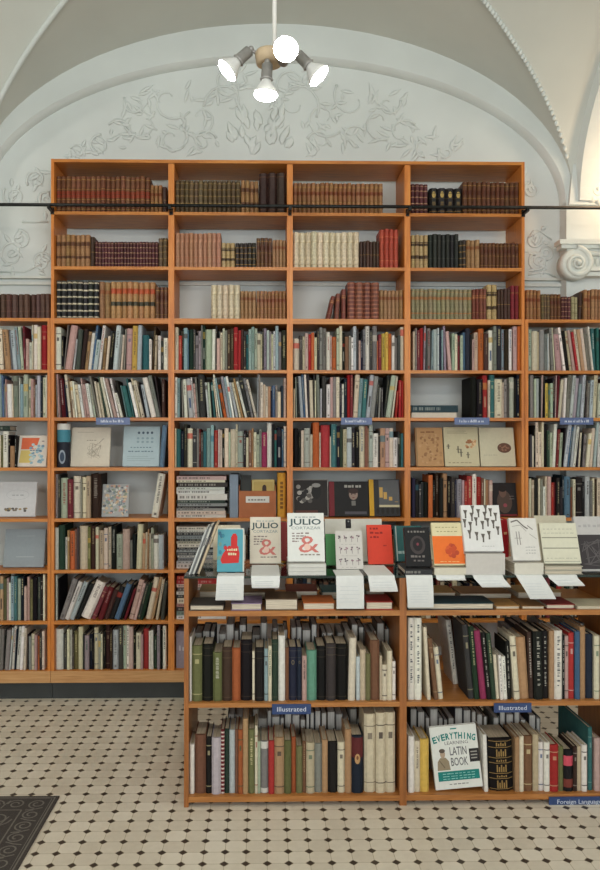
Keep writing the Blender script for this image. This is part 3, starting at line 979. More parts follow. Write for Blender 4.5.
# ------------------------------------------------------------------ leather-bound volumes on the top rows
GOLD = (170, 132, 74)
ST = {
    "brown_red": ((126, 74, 46), [(.1, .12, GOLD), (.36, .38, GOLD), (.42, .60, (150, 62, 40)), (.64, .66, GOLD), (.9, .92, GOLD)], 5),
    "brown": ((112, 66, 42), [(.14, .155, GOLD), (.5, .515, GOLD), (.62, .74, (92, 48, 32)), (.88, .9, GOLD)], 4),
    "darkbrown": ((76, 48, 38), [(.2, .215, GOLD), (.5, .515, GOLD), (.8, .815, GOLD)], 4),
    "tan_dark": ((172, 124, 76), [(.28, .36, (96, 62, 42)), (.66, .78, (104, 66, 44))], 4),
    "maroon": ((92, 40, 44), [(.16, .19, (176, 140, 110)), (.36, .39, (176, 140, 110)), (.56, .59, (176, 140, 110)), (.76, .79, (176, 140, 110)), (.92, .94, (176, 140, 110))], 4),
    "tan": ((170, 124, 80), [(.4, .415, GOLD), (.68, .78, (140, 84, 50))], 4),
    "blackwhite": ((40, 40, 40), [(.04, .07, (206, 196, 170)), (.2, .24, (206, 196, 170)), (.38, .42, (206, 196, 170)), (.56, .6, (206, 196, 170)), (.74, .78, (206, 196, 170)), (.93, .97, (196, 186, 160))], 0),
    "tan_labels": ((186, 134, 80), [(.36, .47, (70, 66, 52)), (.68, .82, (186, 84, 50))], 0),
    "olive": ((104, 82, 54), [(.3, .33, (150, 124, 78)), (.52, .55, (150, 124, 78)), (.72, .75, (150, 124, 78)), (.9, .93, (150, 124, 78))], 4),
    "bigdark": ((66, 44, 38), [(.1, .12, (110, 76, 56)), (.9, .92, (110, 76, 56))], 6),
    "pinktan": ((190, 132, 98), [(.3, .31, (170, 104, 76)), (.86, .87, (170, 104, 76))], 0),
    "cream_dark": ((196, 164, 112), [(.3, .4, (74, 54, 40)), (.68, .8, (74, 54, 40))], 3),
    "dark": ((52, 44, 40), [(.14, .17, GOLD), (.36, .39, GOLD), (.58, .61, GOLD), (.8, .83, GOLD)], 0),
    "cream": ((226, 209, 174), [(.1, .11, (186, 160, 112)), (.72, .73, (186, 160, 112))], 0),
    "redorange": ((196, 74, 48), [(.2, .22, (214, 120, 84)), (.5, .52, (214, 120, 84)), (.8, .82, (214, 120, 84))], 3),
    "pattern": ((122, 66, 50), [(.06 + .11 * i, .1 + .11 * i, (166, 106, 82)) for i in range(9)], 0),
    "black_gold": ((36, 36, 38), [(.14, .16, GOLD), (.62, .64, (120, 100, 64))], 4),
    "blackgreen": ((44, 46, 42), [(.3, .32, (74, 74, 66)), (.8, .82, (74, 74, 66))], 5),
    "greygreen": ((148, 138, 102), [(.2, .24, (176, 120, 74)), (.66, .76, (174, 116, 70)), (.9, .92, (180, 140, 90))], 3),
    "redbrown": ((132, 64, 48), [(.24, .26, GOLD), (.7, .8, (178, 120, 76))], 3),
    "red": ((140, 36, 42), [(.2, .22, GOLD), (.78, .8, GOLD)], 4),
    "orangebrown": ((162, 106, 62), [(.16, .18, GOLD), (.38, .4, GOLD), (.6, .72, (130, 66, 38)), (.86, .88, GOLD)], 4),
    "greencream": ((168, 160, 116), [(.3, .33, (110, 104, 70)), (.7, .73, (110, 104, 70))], 3),
    "purplebrown": ((98, 66, 56), [(.3, .315, (136, 96, 78)), (.74, .755, (136, 96, 78))], 3),
}
ANT = [
    # bay, shelf, x0, x1 (px), count, top px, style, wording, lean
    ("1", 1, 54.4, 150, 19, 176, "brown_red", "brown leather volumes with red labels"), ("1", 1, 150.4, 162, 3, 185, "orangebrown", "shorter brown leather volumes"), ("1", 1, 162.2, 166.8, 1, 187, "darkbrown", "dark leather volume"),
    ("1", 2, 54.4, 90, 7, 235, "tan_dark", "tan leather volumes with dark bands"), ("1", 2, 90.3, 94.5, 1, 237, "darkbrown", "dark leather volume"), ("1", 2, 95, 158, 20, 241.6, "maroon", "small maroon volumes with pale bands"), ("1", 2, 158.3, 167.5, 2, 238, "olive", "olive brown volumes"),
    ("1", 3, 54.4, 98.6, 8, 281, "blackwhite", "black volumes with white bands"), ("1", 3, 99, 110, 2, 282, "tan", "plain tan volumes"), ("1", 3, 110.3, 155, 8, 282, "tan_labels", "tan volumes with red and dark labels"), ("1", 3, 155.4, 167.8, 3, 287, "brown", "shorter brown volumes"),
    ("2", 1, 174.7, 240.5, 14, 180.5, "olive", "olive brown volumes with gold bands"), ("2", 1, 240.8, 258.5, 4, 180.8, "tan_dark", "tan volumes with dark bands"), ("2", 1, 258.9, 286, 3, 172.5, "bigdark", "tall dark brown volumes"),
    ("2", 2, 174.7, 221, 10, 233, "pinktan", "pinkish tan volumes"), ("2", 2, 221.4, 235, 3, 243, "cream_dark", "cream volumes with dark bands"), ("2", 2, 235.4, 256, 5, 243, "dark", "dark volumes with gold bands"), ("2", 2, 256.4, 272, 4, 238, "brown", "brown volumes"), ("2", 2, 272.4, 286, 4, 240, "tan", "tan volumes"),
    ("2", 3, 211, 240, 5, 285, "cream", "plain cream volumes"), ("2", 3, 240.3, 256, 4, 291, "tan", "tan volumes"), ("2", 3, 256.4, 286, 8, 291, "orangebrown", "small brown volumes"),
    ("3", 1, 293.2, 383, 20, 183, "orangebrown", "tan brown volumes with red labels"),
    ("3", 2, 293.2, 359.4, 11, 232, "cream", "plain cream volumes"), ("3", 2, 359.8, 379.4, 6, 241, "darkbrown", "small dark brown volumes"), ("3", 2, 379.8, 398.6, 4, 229, "redorange", "bright orange red volumes"),
    ("3", 3, 325, 345, 3, 292, "redbrown", "leaning red brown volumes"), ("3", 3, 347.6, 379.4, 4, 282, "pattern", "thick brown volumes with patterned spines"), ("3", 3, 379.8, 404, 6, 290, "tan", "tan volumes"),
    ("4", 1, 411, 428, 4, 184, "maroon", "maroon brown volumes"), ("4", 1, 430, 462.5, 4, 188, "black_gold", "black volumes with gold ovals"), ("4", 1, 463, 521.2, 12, 182, "brown", "dark brown volumes with red labels"),
    ("4", 2, 411, 428, 4, 235, "cream_dark", "tan volumes with dark bands"), ("4", 2, 428.5, 459, 7, 234, "blackgreen", "plain black green volumes"), ("4", 2, 459.3, 466, 2, 240, "dark", "short dark volumes"), ("4", 2, 466.4, 480, 3, 240, "tan", "tan volumes"), ("4", 2, 480.3, 521.2, 10, 243, "brown", "brown volumes"),
    ("4", 3, 411, 472, 14, 289, "greygreen", "grey green and tan volumes"), ("4", 3, 472.3, 487, 4, 289, "redbrown", "reddish volumes"), ("4", 3, 487.3, 497, 2, 285, "cream_dark", "tall cream volumes with dark bands"), ("4", 3, 497.3, 511, 4, 289, "darkbrown", "dark brown volumes"), ("4", 3, 511.2, 519, 2, 286, "red", "bright red volumes"),
    ("L", 3, -24, 17.4, 7, 294, "purplebrown", "purple brown volumes in the end cluster"), ("L", 3, 17.9, 29.2, 2, 294, "purplebrown", "purple brown volumes in the middle pair"), ("L", 3, 30.6, 50, 4, 294, "purplebrown", "purple brown volumes by the tall bookcase"),
    ("R", 3, 526.2, 541, 4, 290, "orangebrown", "tan brown volumes by the tall bookcase"), ("R", 3, 541.3, 550, 3, 294, "olive", "olive brown volumes"), ("R", 3, 550.3, 561, 3, 294, "brown", "brown volumes"), ("R", 3, 561.3, 571, 3, 296.5, "maroon", "maroon volumes"), ("R", 3, 571.4, 578, 2, 297, "greencream", "pale green volumes"), ("R", 3, 584, 591, 2, 290, "orangebrown", "taller orange brown volumes"), ("R", 3, 591.3, 602, 3, 289, "tan", "tall tan volumes at the edge"), ("R", 3, 602.4, 622, 5, 291, "brown", "brown volumes at the far end"),
]


def antique_mb(t, d, h, st, rng):
    base, bands, ribs = ST[st]
    base = mixcol(base, (lum(base),) * 3, 0.15)
    col = jit(base, 9)
    mb = MB()
    r, bt = cover_mb(mb, t, d, h, col, rr=0.36)
    pages_mb(mb, t, d, h, r, bt, 1)
    for a, b, c in bands:
        spine_band(mb, t, r, h * a, h * b, jit(c, 6), 0.0004)
    for i in range(ribs):
        z = h * (i + 1) / (ribs + 1)
        spine_band(mb, t, r, z, z + 0.0035, tuple(x * 0.92 for x in col), 0.0014)
    if st == "black_gold":
        mb.disc(0, h * 0.76, t * 0.24, t * 0.4, -0.0008, (196, 166, 96))
        mb.rect(-t * .2, t * .2, h * .3, h * .5, -0.0006, (110, 90, 56))
    return mb


for (bay, k, u0, u1, n, vt, st, words_) in ANT:
    Y = 4.285
    x0, x1 = PX(u0, Y), PX(u1, Y)
    if bay in "1234":
        x0, x1 = max(x0, LIM[bay][0] + .001), min(x1, LIM[bay][1] - .001)
    w = (x1 - x0) / n
    hb = PZ(vt, Y, u0) - SZ[k]
    seen = [i for i in range(n) if PX(-1, Y) < x0 + (i + 1) * w and x0 + i * w < PX(600.5, Y)]
    for q, i in enumerate(seen):
        rng = random.Random("%s-%d-%d-%d" % (bay, k, i, n))
        lean = 0.0
        h = hb * rng.uniform(0.985, 1.012)
        if words_.startswith("leaning"):
            lean = (0.24, 0.08, 0.002)[i]
            h = hb * (0.86, 0.94, 1.1)[i]
        t = (w - 0.0012)
        o_mb = antique_mb(t * (0.65 if words_.startswith("leaning") else 1), 0.14, h, st, rng)
        xx, zz = x0 + (i + 0.5) * w, SZ[k] + 0.0004
        if lean:
            t2 = t * 0.65
            a = math.atan(lean)
            xx, zz = place(t2, a, 0, PX((330.2, 338.6, 345.8)[i], Y), SZ[k] + 0.0004)
        o = o_mb.build("leather_bound_volume", [LEATHER, PAGE], None, (xx, Y + rng.uniform(-0.004, 0.006), zz), (0, math.atan(lean), 0))
        sh = ("top of the %s" % BNAME[bay]) if bay in "LR" else ("%s shelf, %s" % (ORD[k], BNAME[bay]))
        m_ = len(seen)
        if m_ == 1:
            w1 = words_.replace("volumes", "volume")
            lb = "single %s, %s" % (w1, sh)
        else:
            lb = "%s of %s %s, %s" % (ORD[q + 1], NUM[m_], words_, sh)
        tag(o, lb, "antique book", "leather-bound volumes, " + sh)
# one volume leans against the tall ones at the end and shows its brown side
a = 0.05
mb = antique_mb(0.02, 0.14, 0.165, "darkbrown", random.Random(5))
x, z = place(0.02, a, 0, PX(583.2, 4.29) - 0.0085, SZ[3] + 0.0004)
tag(mb.build("leather_bound_volume", [LEATHER, PAGE], None, (x, 4.295, z), (0, a, 0)),
    "dark leather volume leaning against taller ones on top of the rightmost low bay", "antique book", "leather-bound volumes, top of the rightmost low bay")
# ------------------------------------------------------------------ low double-sided bookcase in front
FY0, FY1 = 2.99, 3.42
fz1, fzA, fzB, fzT = PZ(611, FY0), PZ(703, FY0), PZ(796.5, FY0), 0.926
fp = [(PX(184, FY0), PX(188.6, FY0)), (PX(399.6, FY0), PX(406.6, FY0)), (PX(623, FY0), PX(628, FY0))]
fc = tag(empty("display_bookcase", ((fp[0][0] + fp[2][1]) / 2, (FY0 + FY1) / 2, 0)), "low open-backed brown pine bookcase with a glass top in the foreground", "bookcase")
for a, b in fp:
    upright(fc, a, b, FY0, FY1, 0, fzT - 0.009, OAKZ)
for i in range(2):
    for z, t in ((fz1, 0.021), (fzA, 0.018), (fzB, 0.022)):
        board(fc, "shelf", fp[i][1], fp[i + 1][0], FY0 + 0.001, FY1, z, t, OAKX)
m = MB()
m.box(fp[0][0], fp[2][1], FY0, FY1, fzT - 0.008, fzT)
m.box(fp[0][0], fp[2][1], FY0 - 0.003, FY0 - 0.0003, fzT - 0.0085, fzT + 0.0003, 1)
m.build("glass_top", [GLASS, GLASSE], fc, (-fc.location.x, -fc.location.y, 0))["label"] = "clear glass top"
FLIM = {"FL": (fp[0][1], fp[1][0]), "FR": (fp[1][1], fp[2][0])}
FZ = {"A": (fzA, fz1 - 0.03), "B": (fzB, fzA - 0.024)}
FNAME = {"FL": "left half of the low front bookcase", "FR": "right half of the low front bookcase"}
FROWS = [
    ("FL", "A", 180, 600, 5, 515, "46W185 58. 60V230 110K225 164V265 210S240 260r245 302K205 361C260 374K240 421A245 441C230 459G200 492W180 526U240 545N240 585."),
    ("FL", "A", 290, 600, 5, 515, "36N240 60P280 84Q255 134K235 181D220 229K225 290C190/8 331L285 351I250 379V270 403U205 449I280 461C325 486C255 512W310 530."),
    ("FL", "B", 180, 700, 5, 488, "47W225 71. 73U180 129K190 158x190 204M150 222G150 246L155 275U150 291r150 314T95 341V150 374C130 389J210 403E210 442R205 472T190 521V205 557r190 580."),
    ("FL", "B", 290, 700, 5, 488, "31V235 63U210 81I215 123E225 161T205 190K215 239C215 275T150 308N180 366."),
    ("FL", "B", 290, 700, 5, 488, "372I75 430I65 478I65 528."),
    ("FR", "A", 400, 600, 6, 608, "50W110 91W110 132. 165C165/-26 188. 206U230/-42 234C285/-32 264. 320W125/-56 352. 362U140/-50 378M140/-50 396. 415D150/-40 450G160/-38 482. 486F185/-42 524K195/-40 552G200/-36 580C330/-20 600."),
    ("FR", "A", 500, 600, 6, 608, "2W330/-14 22W340/-14 46K250/-12 86C215/-30 122T225/-24 180S195/-14 207K190/-8 262K190/-4 296T185 326W185 376K215 391P220 416R200 450B190 481T165 516N210 565C215 600C200 640J190 690T190 735."),
    ("FR", "B", 400, 700, 3, 291, "25W110 44C125 62Y120 88. 254W105/-6 266. 274K118/-6 345T112 359C110 372U110 400I105 418W130 433W128 450R135 476V142 492K150 520S140 532I140 545W135 562. 567H85 580. 584P115 602P120 640T125 672."),
]
FB = []
for (u, s, ox, oy, sc, fl, tk) in FROWS:
    for b in parse(tk, ox, oy, sc, fl, 3.012, FZ[s][0], FLIM[u][0], FLIM[u][1], FZ[s][1]):
        b.update(u=u, s=s)
        FB.append(b)
# no crossing where two pieces of one row meet
fcnt = {}
for b in sorted(FB, key=lambda b: b["x0"]):
    fcnt.setdefault((b["u"], b["s"], b["c"]), []).append(b)
for l in fcnt.values():
    l2 = [b for b in l if b["x0"] < PX(600, 3.0)]
    for i, b in enumerate(l2):
        b["i"], b["n"] = i + 1, len(l2)
RH = random.Random(23)
SPECIAL = {("FL", "B", "M"): "checks", ("FL", "B", "N"): "portrait", ("FR", "B", "K"): "gilt"}
for b in FB:
    if "i" not in b:
        continue
    col = jit(PAL[b["c"]][0], 7)
    t, h, d = b["t"], b["hh"], RH.uniform(0.14, 0.17)
    if b["u"] == "FR" and b["s"] == "A" and b["c"] in "WUM" and PX(451, 3) < b["x0"] < PX(468, 3):
        h *= 0.87
    if b["c"] == "H" and b["u"] == "FR" and b["s"] == "B":
        d = 0.31
    if b["c"] == "I" and b["s"] == "B" and b["t"] > 0.035:
        col = (202, 190, 164)
    mb = MB()
    r, bt = cover_mb(mb, t, d, h, col, 0, min(0.003, t * 0.12))
    sp_ = SPECIAL.get((b["u"], b["s"], b["c"]))
    y = -0.0006
    if b["c"] == "M" and b["u"] == "FL":
        for i in range(16):
            spine_band(mb, t, r, h * (i + 0.1) / 16, h * (i + 0.5) / 16, (206, 190, 180), 0.0004)
    elif b["c"] == "N" and b["u"] == "FL" and b["s"] == "B":
        spine_band(mb, t, r, h * 0.62, h * 0.97, (96, 44, 44), 0.0004)
        mb.disc(0, h * 0.6, t * 0.24, h * 0.09, -0.001, (190, 150, 104))
        mb.disc(0, h * 0.62, t * 0.1, h * 0.035, -0.0014, (120, 78, 54))
    elif b["c"] == "K" and b["u"] == "FR" and t > 0.06:
        g = (150, 122, 74)
        for z0, z1 in ((0.05, 0.2), (0.26, 0.3), (0.36, 0.5), (0.56, 0.6), (0.66, 0.8), (0.86, 0.93)):
            n = 5
            for i in range(n):
                x = -t * 0.23 + t * 0.46 * (i + 0.1) / n
                mb.rect(x, x + t * 0.46 * 0.6 / n, h * z0, h * (z1 - 0.3 * (z1 - z0) * (i % 2)), y, g)
        for z in (0.03, 0.23, 0.33, 0.53, 0.63, 0.83, 0.95):
            spine_band(mb, t, r, h * z, h * z + 0.0025, g, 0.0004)
    elif b["c"] == "K" and b["u"] == "FR" and b["s"] == "B":
        spine_band(mb, t, r, h * .62, h * .86, (206, 84, 100), .0004)
        spine_band(mb, t, r, h * .1, h * .3, (120, 60, 52), .0004)
    elif b["c"] == "E" and b["u"] == "FL" and b["s"] == "B" and b["i"] == 1:
        spine_band(mb, t, r, h * 0.01, h * 0.1, (206, 204, 196), 0.0004)
        spine_band(mb, t, r, h * 0.86, h * 0.995, (206, 204, 196), 0.0004)
    elif b["c"] in "KDGNS" and b["u"] == "FL" and b["s"] == "A":
        g = mixcol(col, (150, 130, 96), .3)
        for z in (.06, .8, .93):
            spine_band(mb, t, r, h * z, h * z + .003, g, .0004)
        if b["c"] == "N":
            mb.disc(0, h * .72, t * .2, t * .3, y, (120, 108, 84)); mb.disc(0, h * .72, t * .12, t * .2, y - .0004, col)
    elif b["c"] == "I" and t > 0.035 and b["s"] == "B":
        spine_print(mb, t, h, col, RH, "c")
    elif b["c"] in "KW" and b["u"] == "FR" and b["s"] == "A" and b["n"] > 1:
        ink = (206, 202, 190) if b["c"] == "K" else (46, 50, 58)
        z = h * 0.92
        ink = mixcol(col, ink, .75)
        while z > h * 0.2:
            s = h * RH.uniform(0.008, 0.022)
            mb.rect(-t * 0.17, t * 0.17 * RH.uniform(0.2, 1), z - s, z, y, ink)
            z -= s + h * RH.choice((0.007, 0.007, 0.02, 0.05))
    else:
        spine_print(mb, t, h, col, RH, RH.choice("tnnccn"))
    x, z = place(t, b["ang"], b["x0"], b["x1"], FZ[b["s"]][0] + 0.0004)
    yy = 3.012 + RH.uniform(-0.004, 0.008)
    if b["u"] == "FR" and b["s"] == "A" and b["c"] in "WUM" and PX(451, 3) < b["x0"] < PX(468, 3):
        yy, x = 3.205, x * 3.205 / 3.012
    o = mb.build("hardback_book", CLOTH, None, (x, yy, z), (0, b["ang"], 0))
    mp = MB()
    pages_mb(mp, t, d, h, r, bt)
    mp.build("page_block", PAGE, o)
    cn = PAL[b["c"]][1]
    sh = {"A": "upper", "B": "bottom"}[b["s"]]
    if b["n"] == 1:
        lb = "only %s hardback on the %s shelf, %s" % (cn, sh, FNAME[b["u"]])
    else:
        lb = "%s of %s %s hardbacks from left, %s shelf, %s" % (ORD[b["i"]], NUM[b["n"]], cn, sh, FNAME[b["u"]].replace("low front bookcase", "front bookcase").replace("the front", "front"))
    tag(o, lb, "hardback", "hardbacks on the %s shelf, %s" % (sh, FNAME[b["u"]]))

# books put in from the far side: only their grey page edges show
for (s, u0, u1) in (("A", 193, 392), ("B", 228, 366), ("A", 508, 618), ("B", 410, 540)):
    uu = "FL" if u0 < 400 else "FR"
    x, x1 = max(PX(u0, 3.23), FLIM[uu][0] + .002), min(PX(u1, 3.23), FLIM[uu][1] - .002)
    while x < x1 - 0.012:
        t = min(RH.uniform(0.016, 0.038), x1 - x)
        h = min(RH.uniform(0.215, 0.268), FZ[s][1] - FZ[s][0])
        d = 0.155
        mb = MB()
        r, bt = cover_mb(mb, t, d, h, jit(RH.choice([(60, 60, 62), (120, 120, 118), (84, 76, 66), (44, 44, 48), (150, 146, 136)]), 8))
        o = mb.build("hardback_book", CLOTH, None, (x + t / 2, 3.225 + d, FZ[s][0] + 0.0004), (0, 0, math.pi))
        mp = MB(); pages_mb(mp, t, d, h, r, bt)
        mp.build("page_block", PAGEG, o)
        tag(o, "book put in from the far side of the front bookcase, grey page edges showing", "hardback", "books shelved from the far side of the front bookcase")
        x += t + 0.0012 + (RH.uniform(0.01, 0.03) if RH.random() < 0.12 else 0)


# ------------------------------------------------------------------ books lying flat, and books facing out
def lying(name, u0, u1, z0, h, Y, d, col, label, cat, group=None, front="pages", page=None, yaw=0.0, marks=True):
    x0, x1 = PX(u0, Y), PX(u1, Y)
    w = x1 - x0
    mb = MB()
    bt = min(0.003, h * 0.16)
    mb.box(-w / 2, w / 2, 0, d, 0, bt, 0, col)
    mb.box(-w / 2, w / 2, 0, d, h - bt, h, 0, col)
    y0 = 0.004
    if front == "spine":
        mb.box(-w / 2, w / 2, -0.0005, 0.003, 0.0, h, 0, col)
        if marks:
            ink = mixcol(col, (60, 56, 54) if lum(col) > 110 else (204, 200, 188), .5)
            x = -w * 0.46
            while x < w * RH.uniform(0.0, 0.4):
                s = w * RH.uniform(0.015, 0.05)
                mb.rect(x, x + s, h * 0.28, h * 0.72, -0.0009, ink)
                x += s + w * RH.choice((0.012, 0.012, 0.04))
    o = mb.build(name, GLOSS, None, ((x0 + x1) / 2, Y, z0 + 0.0004), (0, 0, yaw))
    mp = MB()
    mp.box(-w / 2 + 0.004, w / 2 - 0.004, y0, d - 0.003, bt + 0.0002, h - bt - 0.0002)
    mp.build("page_block", page or PAGEH, o)
    return tag(o, label, cat, group)


def face_book(name, u0, u1, vt, zb, Y, col, art, label, cat="display book", group=None, phi=0.22, t=0.02, roll=0.0, yaw=0.0, spine=None, stand=False):
    """a book that shows its front cover and leans back; bottom edge on zb at depth Y"""
    x0, x1 = PX(u0, Y), PX(u1, Y)
    w = x1 - x0
    zf = zb + t * math.sin(phi) + 0.0005 + abs(math.sin(roll)) * w / 2
    b_ = (V0 - vt) / F
    Lh = (H + b_ * Y - zf) / (math.cos(phi) - b_ * math.sin(phi))
    mb = MB()
    bt = 0.0022
    sc = spine or col
    mb.box(-w / 2, w / 2, 0, bt, 0, Lh, 0, col)
    mb.box(-w / 2, w / 2, t - bt, t, 0, Lh, 0, col)
    mb.box(-w / 2 - 0.0004, -w / 2 + 0.003, 0.0003, t - 0.0003, 0.0002, Lh - 0.0002, 0, sc)
    if art:
        art(mb, w, Lh)
    o = mb.build(name, GLOSS, None, ((x0 + x1) / 2, Y, zf), (-phi, roll, yaw))
    mp = MB()
    mp.box(-w / 2 + 0.0035, w / 2 - 0.003, bt + 0.0003, t - bt - 0.0003, 0.003, Lh - 0.003)
    mp.build("page_block", PAGE, o)
    if stand:
        ms = MB()
        ms.box(-w * 0.18, w * 0.18, t + 0.0005, t + 0.003, 0.01, Lh * 0.62)
        k = Lh * 0.6
        ph = phi + 0.42
        yf = t + .004 + k * .33
        z0_ = (yf - t) * math.tan(phi) + .004
        ms.hexa([(-w * .15, yf - .003, z0_), (w * .15, yf - .003, z0_), (w * .15, yf, z0_), (-w * .15, yf, z0_),
                 (-w * .15, t + .003, k), (w * .15, t + .003, k), (w * .15, t + .005, k), (-w * .15, t + .005, k)], 0, (60, 58, 56))
        ms.build("easel_back", GLOSS, o)
    return tag(o, label, cat, group)


Y1, Y2, Y3 = -0.0004, -0.0008, -0.0012


def lines(mb, x0, x1, z1, n, dz, th, col, y=Y1, rag=0.25, rng=RH):
    for i in range(n):
        mb.rect(x0, x1 - (x1 - x0) * rng.uniform(0, rag), z1 - i * dz - th, z1 - i * dz, y, col)


def words(mb, x0, x1, z, n, th, col, y=Y1, rng=RH):
    x = x0
    while x < x1:
        s = (x1 - x0) / n * rng.uniform(0.5, 0.9)
        mb.rect(x, min(x + s, x1), z, z + th * rng.uniform(0.7, 1.0), y, col)
        x += (x1 - x0) / n


INK = (70, 68, 68)


def art_line_drawing(mb, w, h):
    lines(mb, -w * .35, w * .1, h * .88, 1, .01, .002, (150, 140, 124))
    rng = random.Random(4)
    for i in range(16):
        a = [(rng.uniform(-.1, .3) * w, rng.uniform(.18, .62) * h) for _ in range(3)]
        mb.stroke(a, 0.0012, Y1, (150, 140, 126))
    mb.stroke([(w * .22, h * .6), (w * .34, h * .72)], 0.002, Y1, (110, 100, 92))
    words(mb, -w * .1, w * .15, h * .66, 4, h * .015, (130, 120, 108))


def art_pale_blue(mb, w, h):
    for i, x in enumerate((.0, .12, .24, .36)):
        mb.disc(-w * .08 + x * w, h * .84, w * .035, h * .035, Y1, (76, 92, 108), 8)
    for q in range(2):
        for i in range(4):
            mb.disc(-w * .1 + i * w * .13, h * (.7 - q * .09), w * .04, h * .03, Y1, (140, 160, 168), 8)
    words(mb, -w * .3, w * .3, h * .46, 7, h * .025, (104, 124, 136))
    words(mb, -w * .36, w * .36, h * .36, 8, h * .03, (96, 116, 130))
    lines(mb, -w * .38, w * .38, h * .25, 3, h * .05, h * .012, (146, 164, 170))


def art_tan_relief(mb, w, h):
    rng = random.Random(8)
    for i in range(70):
        c = rng.choice([(164, 122, 84), (194, 156, 114), (174, 134, 94), (150, 110, 76)])
        x, z = rng.uniform(-.34, .42) * w, rng.uniform(.08, .8) * h
        mb.disc(x, z, w * rng.uniform(.02, .06), h * rng.uniform(.015, .05), Y1 - .00001 * i, c, 7)
    mb.rect(-w * .5, -w * .44, 0, h, Y1, (150, 120, 84))
    words(mb, -w * .3, w * .3, h * .86, 3, h * .05, (146, 104, 70))


def art_figures(mb, w, h):
    lines(mb, -w * .4, w * .2, h * .9, 3, h * .03, h * .008, (150, 142, 120))
    for x, z, s in ((-.38, .5, .06), (-.1, .42, .09), (-.02, .34, .1), (.18, .28, .08)):
        mb.rect((x - .02) * w, (x + .02) * w, (z - s) * h, (z + s) * h, Y1, (112, 106, 92))
        mb.rect((x - .05) * w, (x + .05) * w, (z) * h, (z + .02) * h, Y2, (112, 106, 92))
    rng = random.Random(2)
    for i in range(26):
        mb.disc(rng.uniform(.12, .42) * w, rng.uniform(.44, .66) * h, w * .04, h * .03, Y1 - .00001 * i, rng.choice([(196, 150, 110), (220, 190, 150), (160, 110, 76)]), 8)
    words(mb, -w * .4, w * .3, h * .08, 6, h * .02, (140, 130, 110))


def art_oval(mb, w, h):
    mb.disc(w * .2, h * .47, w * .2, h * .13, Y1, (104, 74, 60), 22)
    rng = random.Random(3)
    for i in range(14):
        mb.disc(w * (.2 + rng.uniform(-.12, .12)), h * (.47 + rng.uniform(-.07, .07)), w * .03, h * .02, Y2 - .00001 * i, (142, 104, 84), 7)
    words(mb, -w * .4, w * .0, h * .28, 6, h * .012, (150, 146, 130))


def art_bw_photo(mb, w, h):
    mb.rect(-w * .48, w * .48, h * .02, h * .98, Y1, (42, 38, 36))
    rng = random.Random(6)
    for i in range(26):
        mb.disc(rng.uniform(-.42, .1) * w, rng.uniform(.4, .8) * h, w * .07, h * .06, Y2 - .00001 * i, rng.choice([(150, 146, 140), (96, 92, 88), (40, 38, 38), (176, 172, 164)]), 9)
    mb.disc(w * .16, h * .66, w * .14, h * .2, Y3, (30, 28, 28), 14)
    mb.disc(w * .16, h * .84, w * .13, h * .06, Y3 - .0002, (150, 148, 144), 10)
    mb.rect(-w * .44, w * .2, h * .06, h * .16, Y3, (96, 56, 48))


def art_portrait_black(mb, w, h):
    words(mb, -w * .2, w * .34, h * .82, 5, h * .08, (170, 166, 158))
    mb.disc(w * .06, h * .62, w * .13, h * .16, Y1, (150, 128, 116), 16)
    mb.disc(w * .06, h * .72, w * .15, h * .08, Y2, (60, 44, 40), 12)
    for x in (.01, .11):
        mb.disc(w * x, h * .63, w * .02, h * .015, Y2, (40, 34, 32), 8)
    mb.disc(w * .06, h * .53, w * .035, h * .012, Y2, (120, 50, 50), 8)
    mb.rect(w * .0, w * .12, h * .3, h * .44, Y1, (120, 118, 112))
    mb.rect(-w * .2, w * .44, h * .05, h * .13, Y1, (84, 82, 90))


def art_yellow_city(mb, w, h):
    mb.rect(-w * .3, w * .48, h * .3, h * .98, Y1, (96, 98, 100))
    for i, x in enumerate((-.28, -.12, .08, .3)):
        mb.rect(w * x, w * (x + .13), h * (.5 - i * .04), h * (.78 - i * .13), Y2, (206, 166, 92))
    for i in range(5):
        mb.disc(w * (-.36 + i * .19), h * .14, w * .06, h * .09, Y2, (40, 38, 34), 10)
    mb.rect(-w * .3, w * .48, h * .24, h * .3, Y2, (206, 196, 160))


def art_floral(mb, w, h):
    rng = random.Random(12)
    for i in range(150):
        c = rng.choice([(196, 150, 140), (206, 186, 156), (126, 138, 144), (206, 206, 200), (140, 150, 134), (200, 170, 140), (110, 114, 120)])
        mb.disc(rng.uniform(-.45, .45) * w, rng.uniform(.05, .95) * h, w * rng.uniform(.03, .07), h * rng.uniform(.02, .05), Y1 - .00001 * i, c, 8)


def art_patchwork(mb, w, h):
    mb.flat([(-w * .42, h * .55), (w * .1, h * .55), (w * .22, h * .92), (-w * .4, h * .92)], Y1, (214, 106, 72))
    mb.flat([(-w * .46, h * .12), (-w * .05, h * .12), (-w * .0, h * .52), (-w * .42, h * .52)], Y1, (204, 182, 110))
    rng = random.Random(5)
    for i in range(34):
        mb.disc(rng.uniform(-.08, .36) * w, rng.uniform(.12, .72) * h, w * .06, h * .045, Y2 - .00001 * i, rng.choice([(140, 174, 190), (170, 196, 200), (120, 150, 170), (206, 206, 196)]), 8)
    words(mb, -w * .1, w * .3, h * .5, 4, h * .03, (90, 110, 130), Y3 - .0006)
    words(mb, w * .3, w * .42, h * .8, 1, h * .03, (110, 100, 110), Y3)


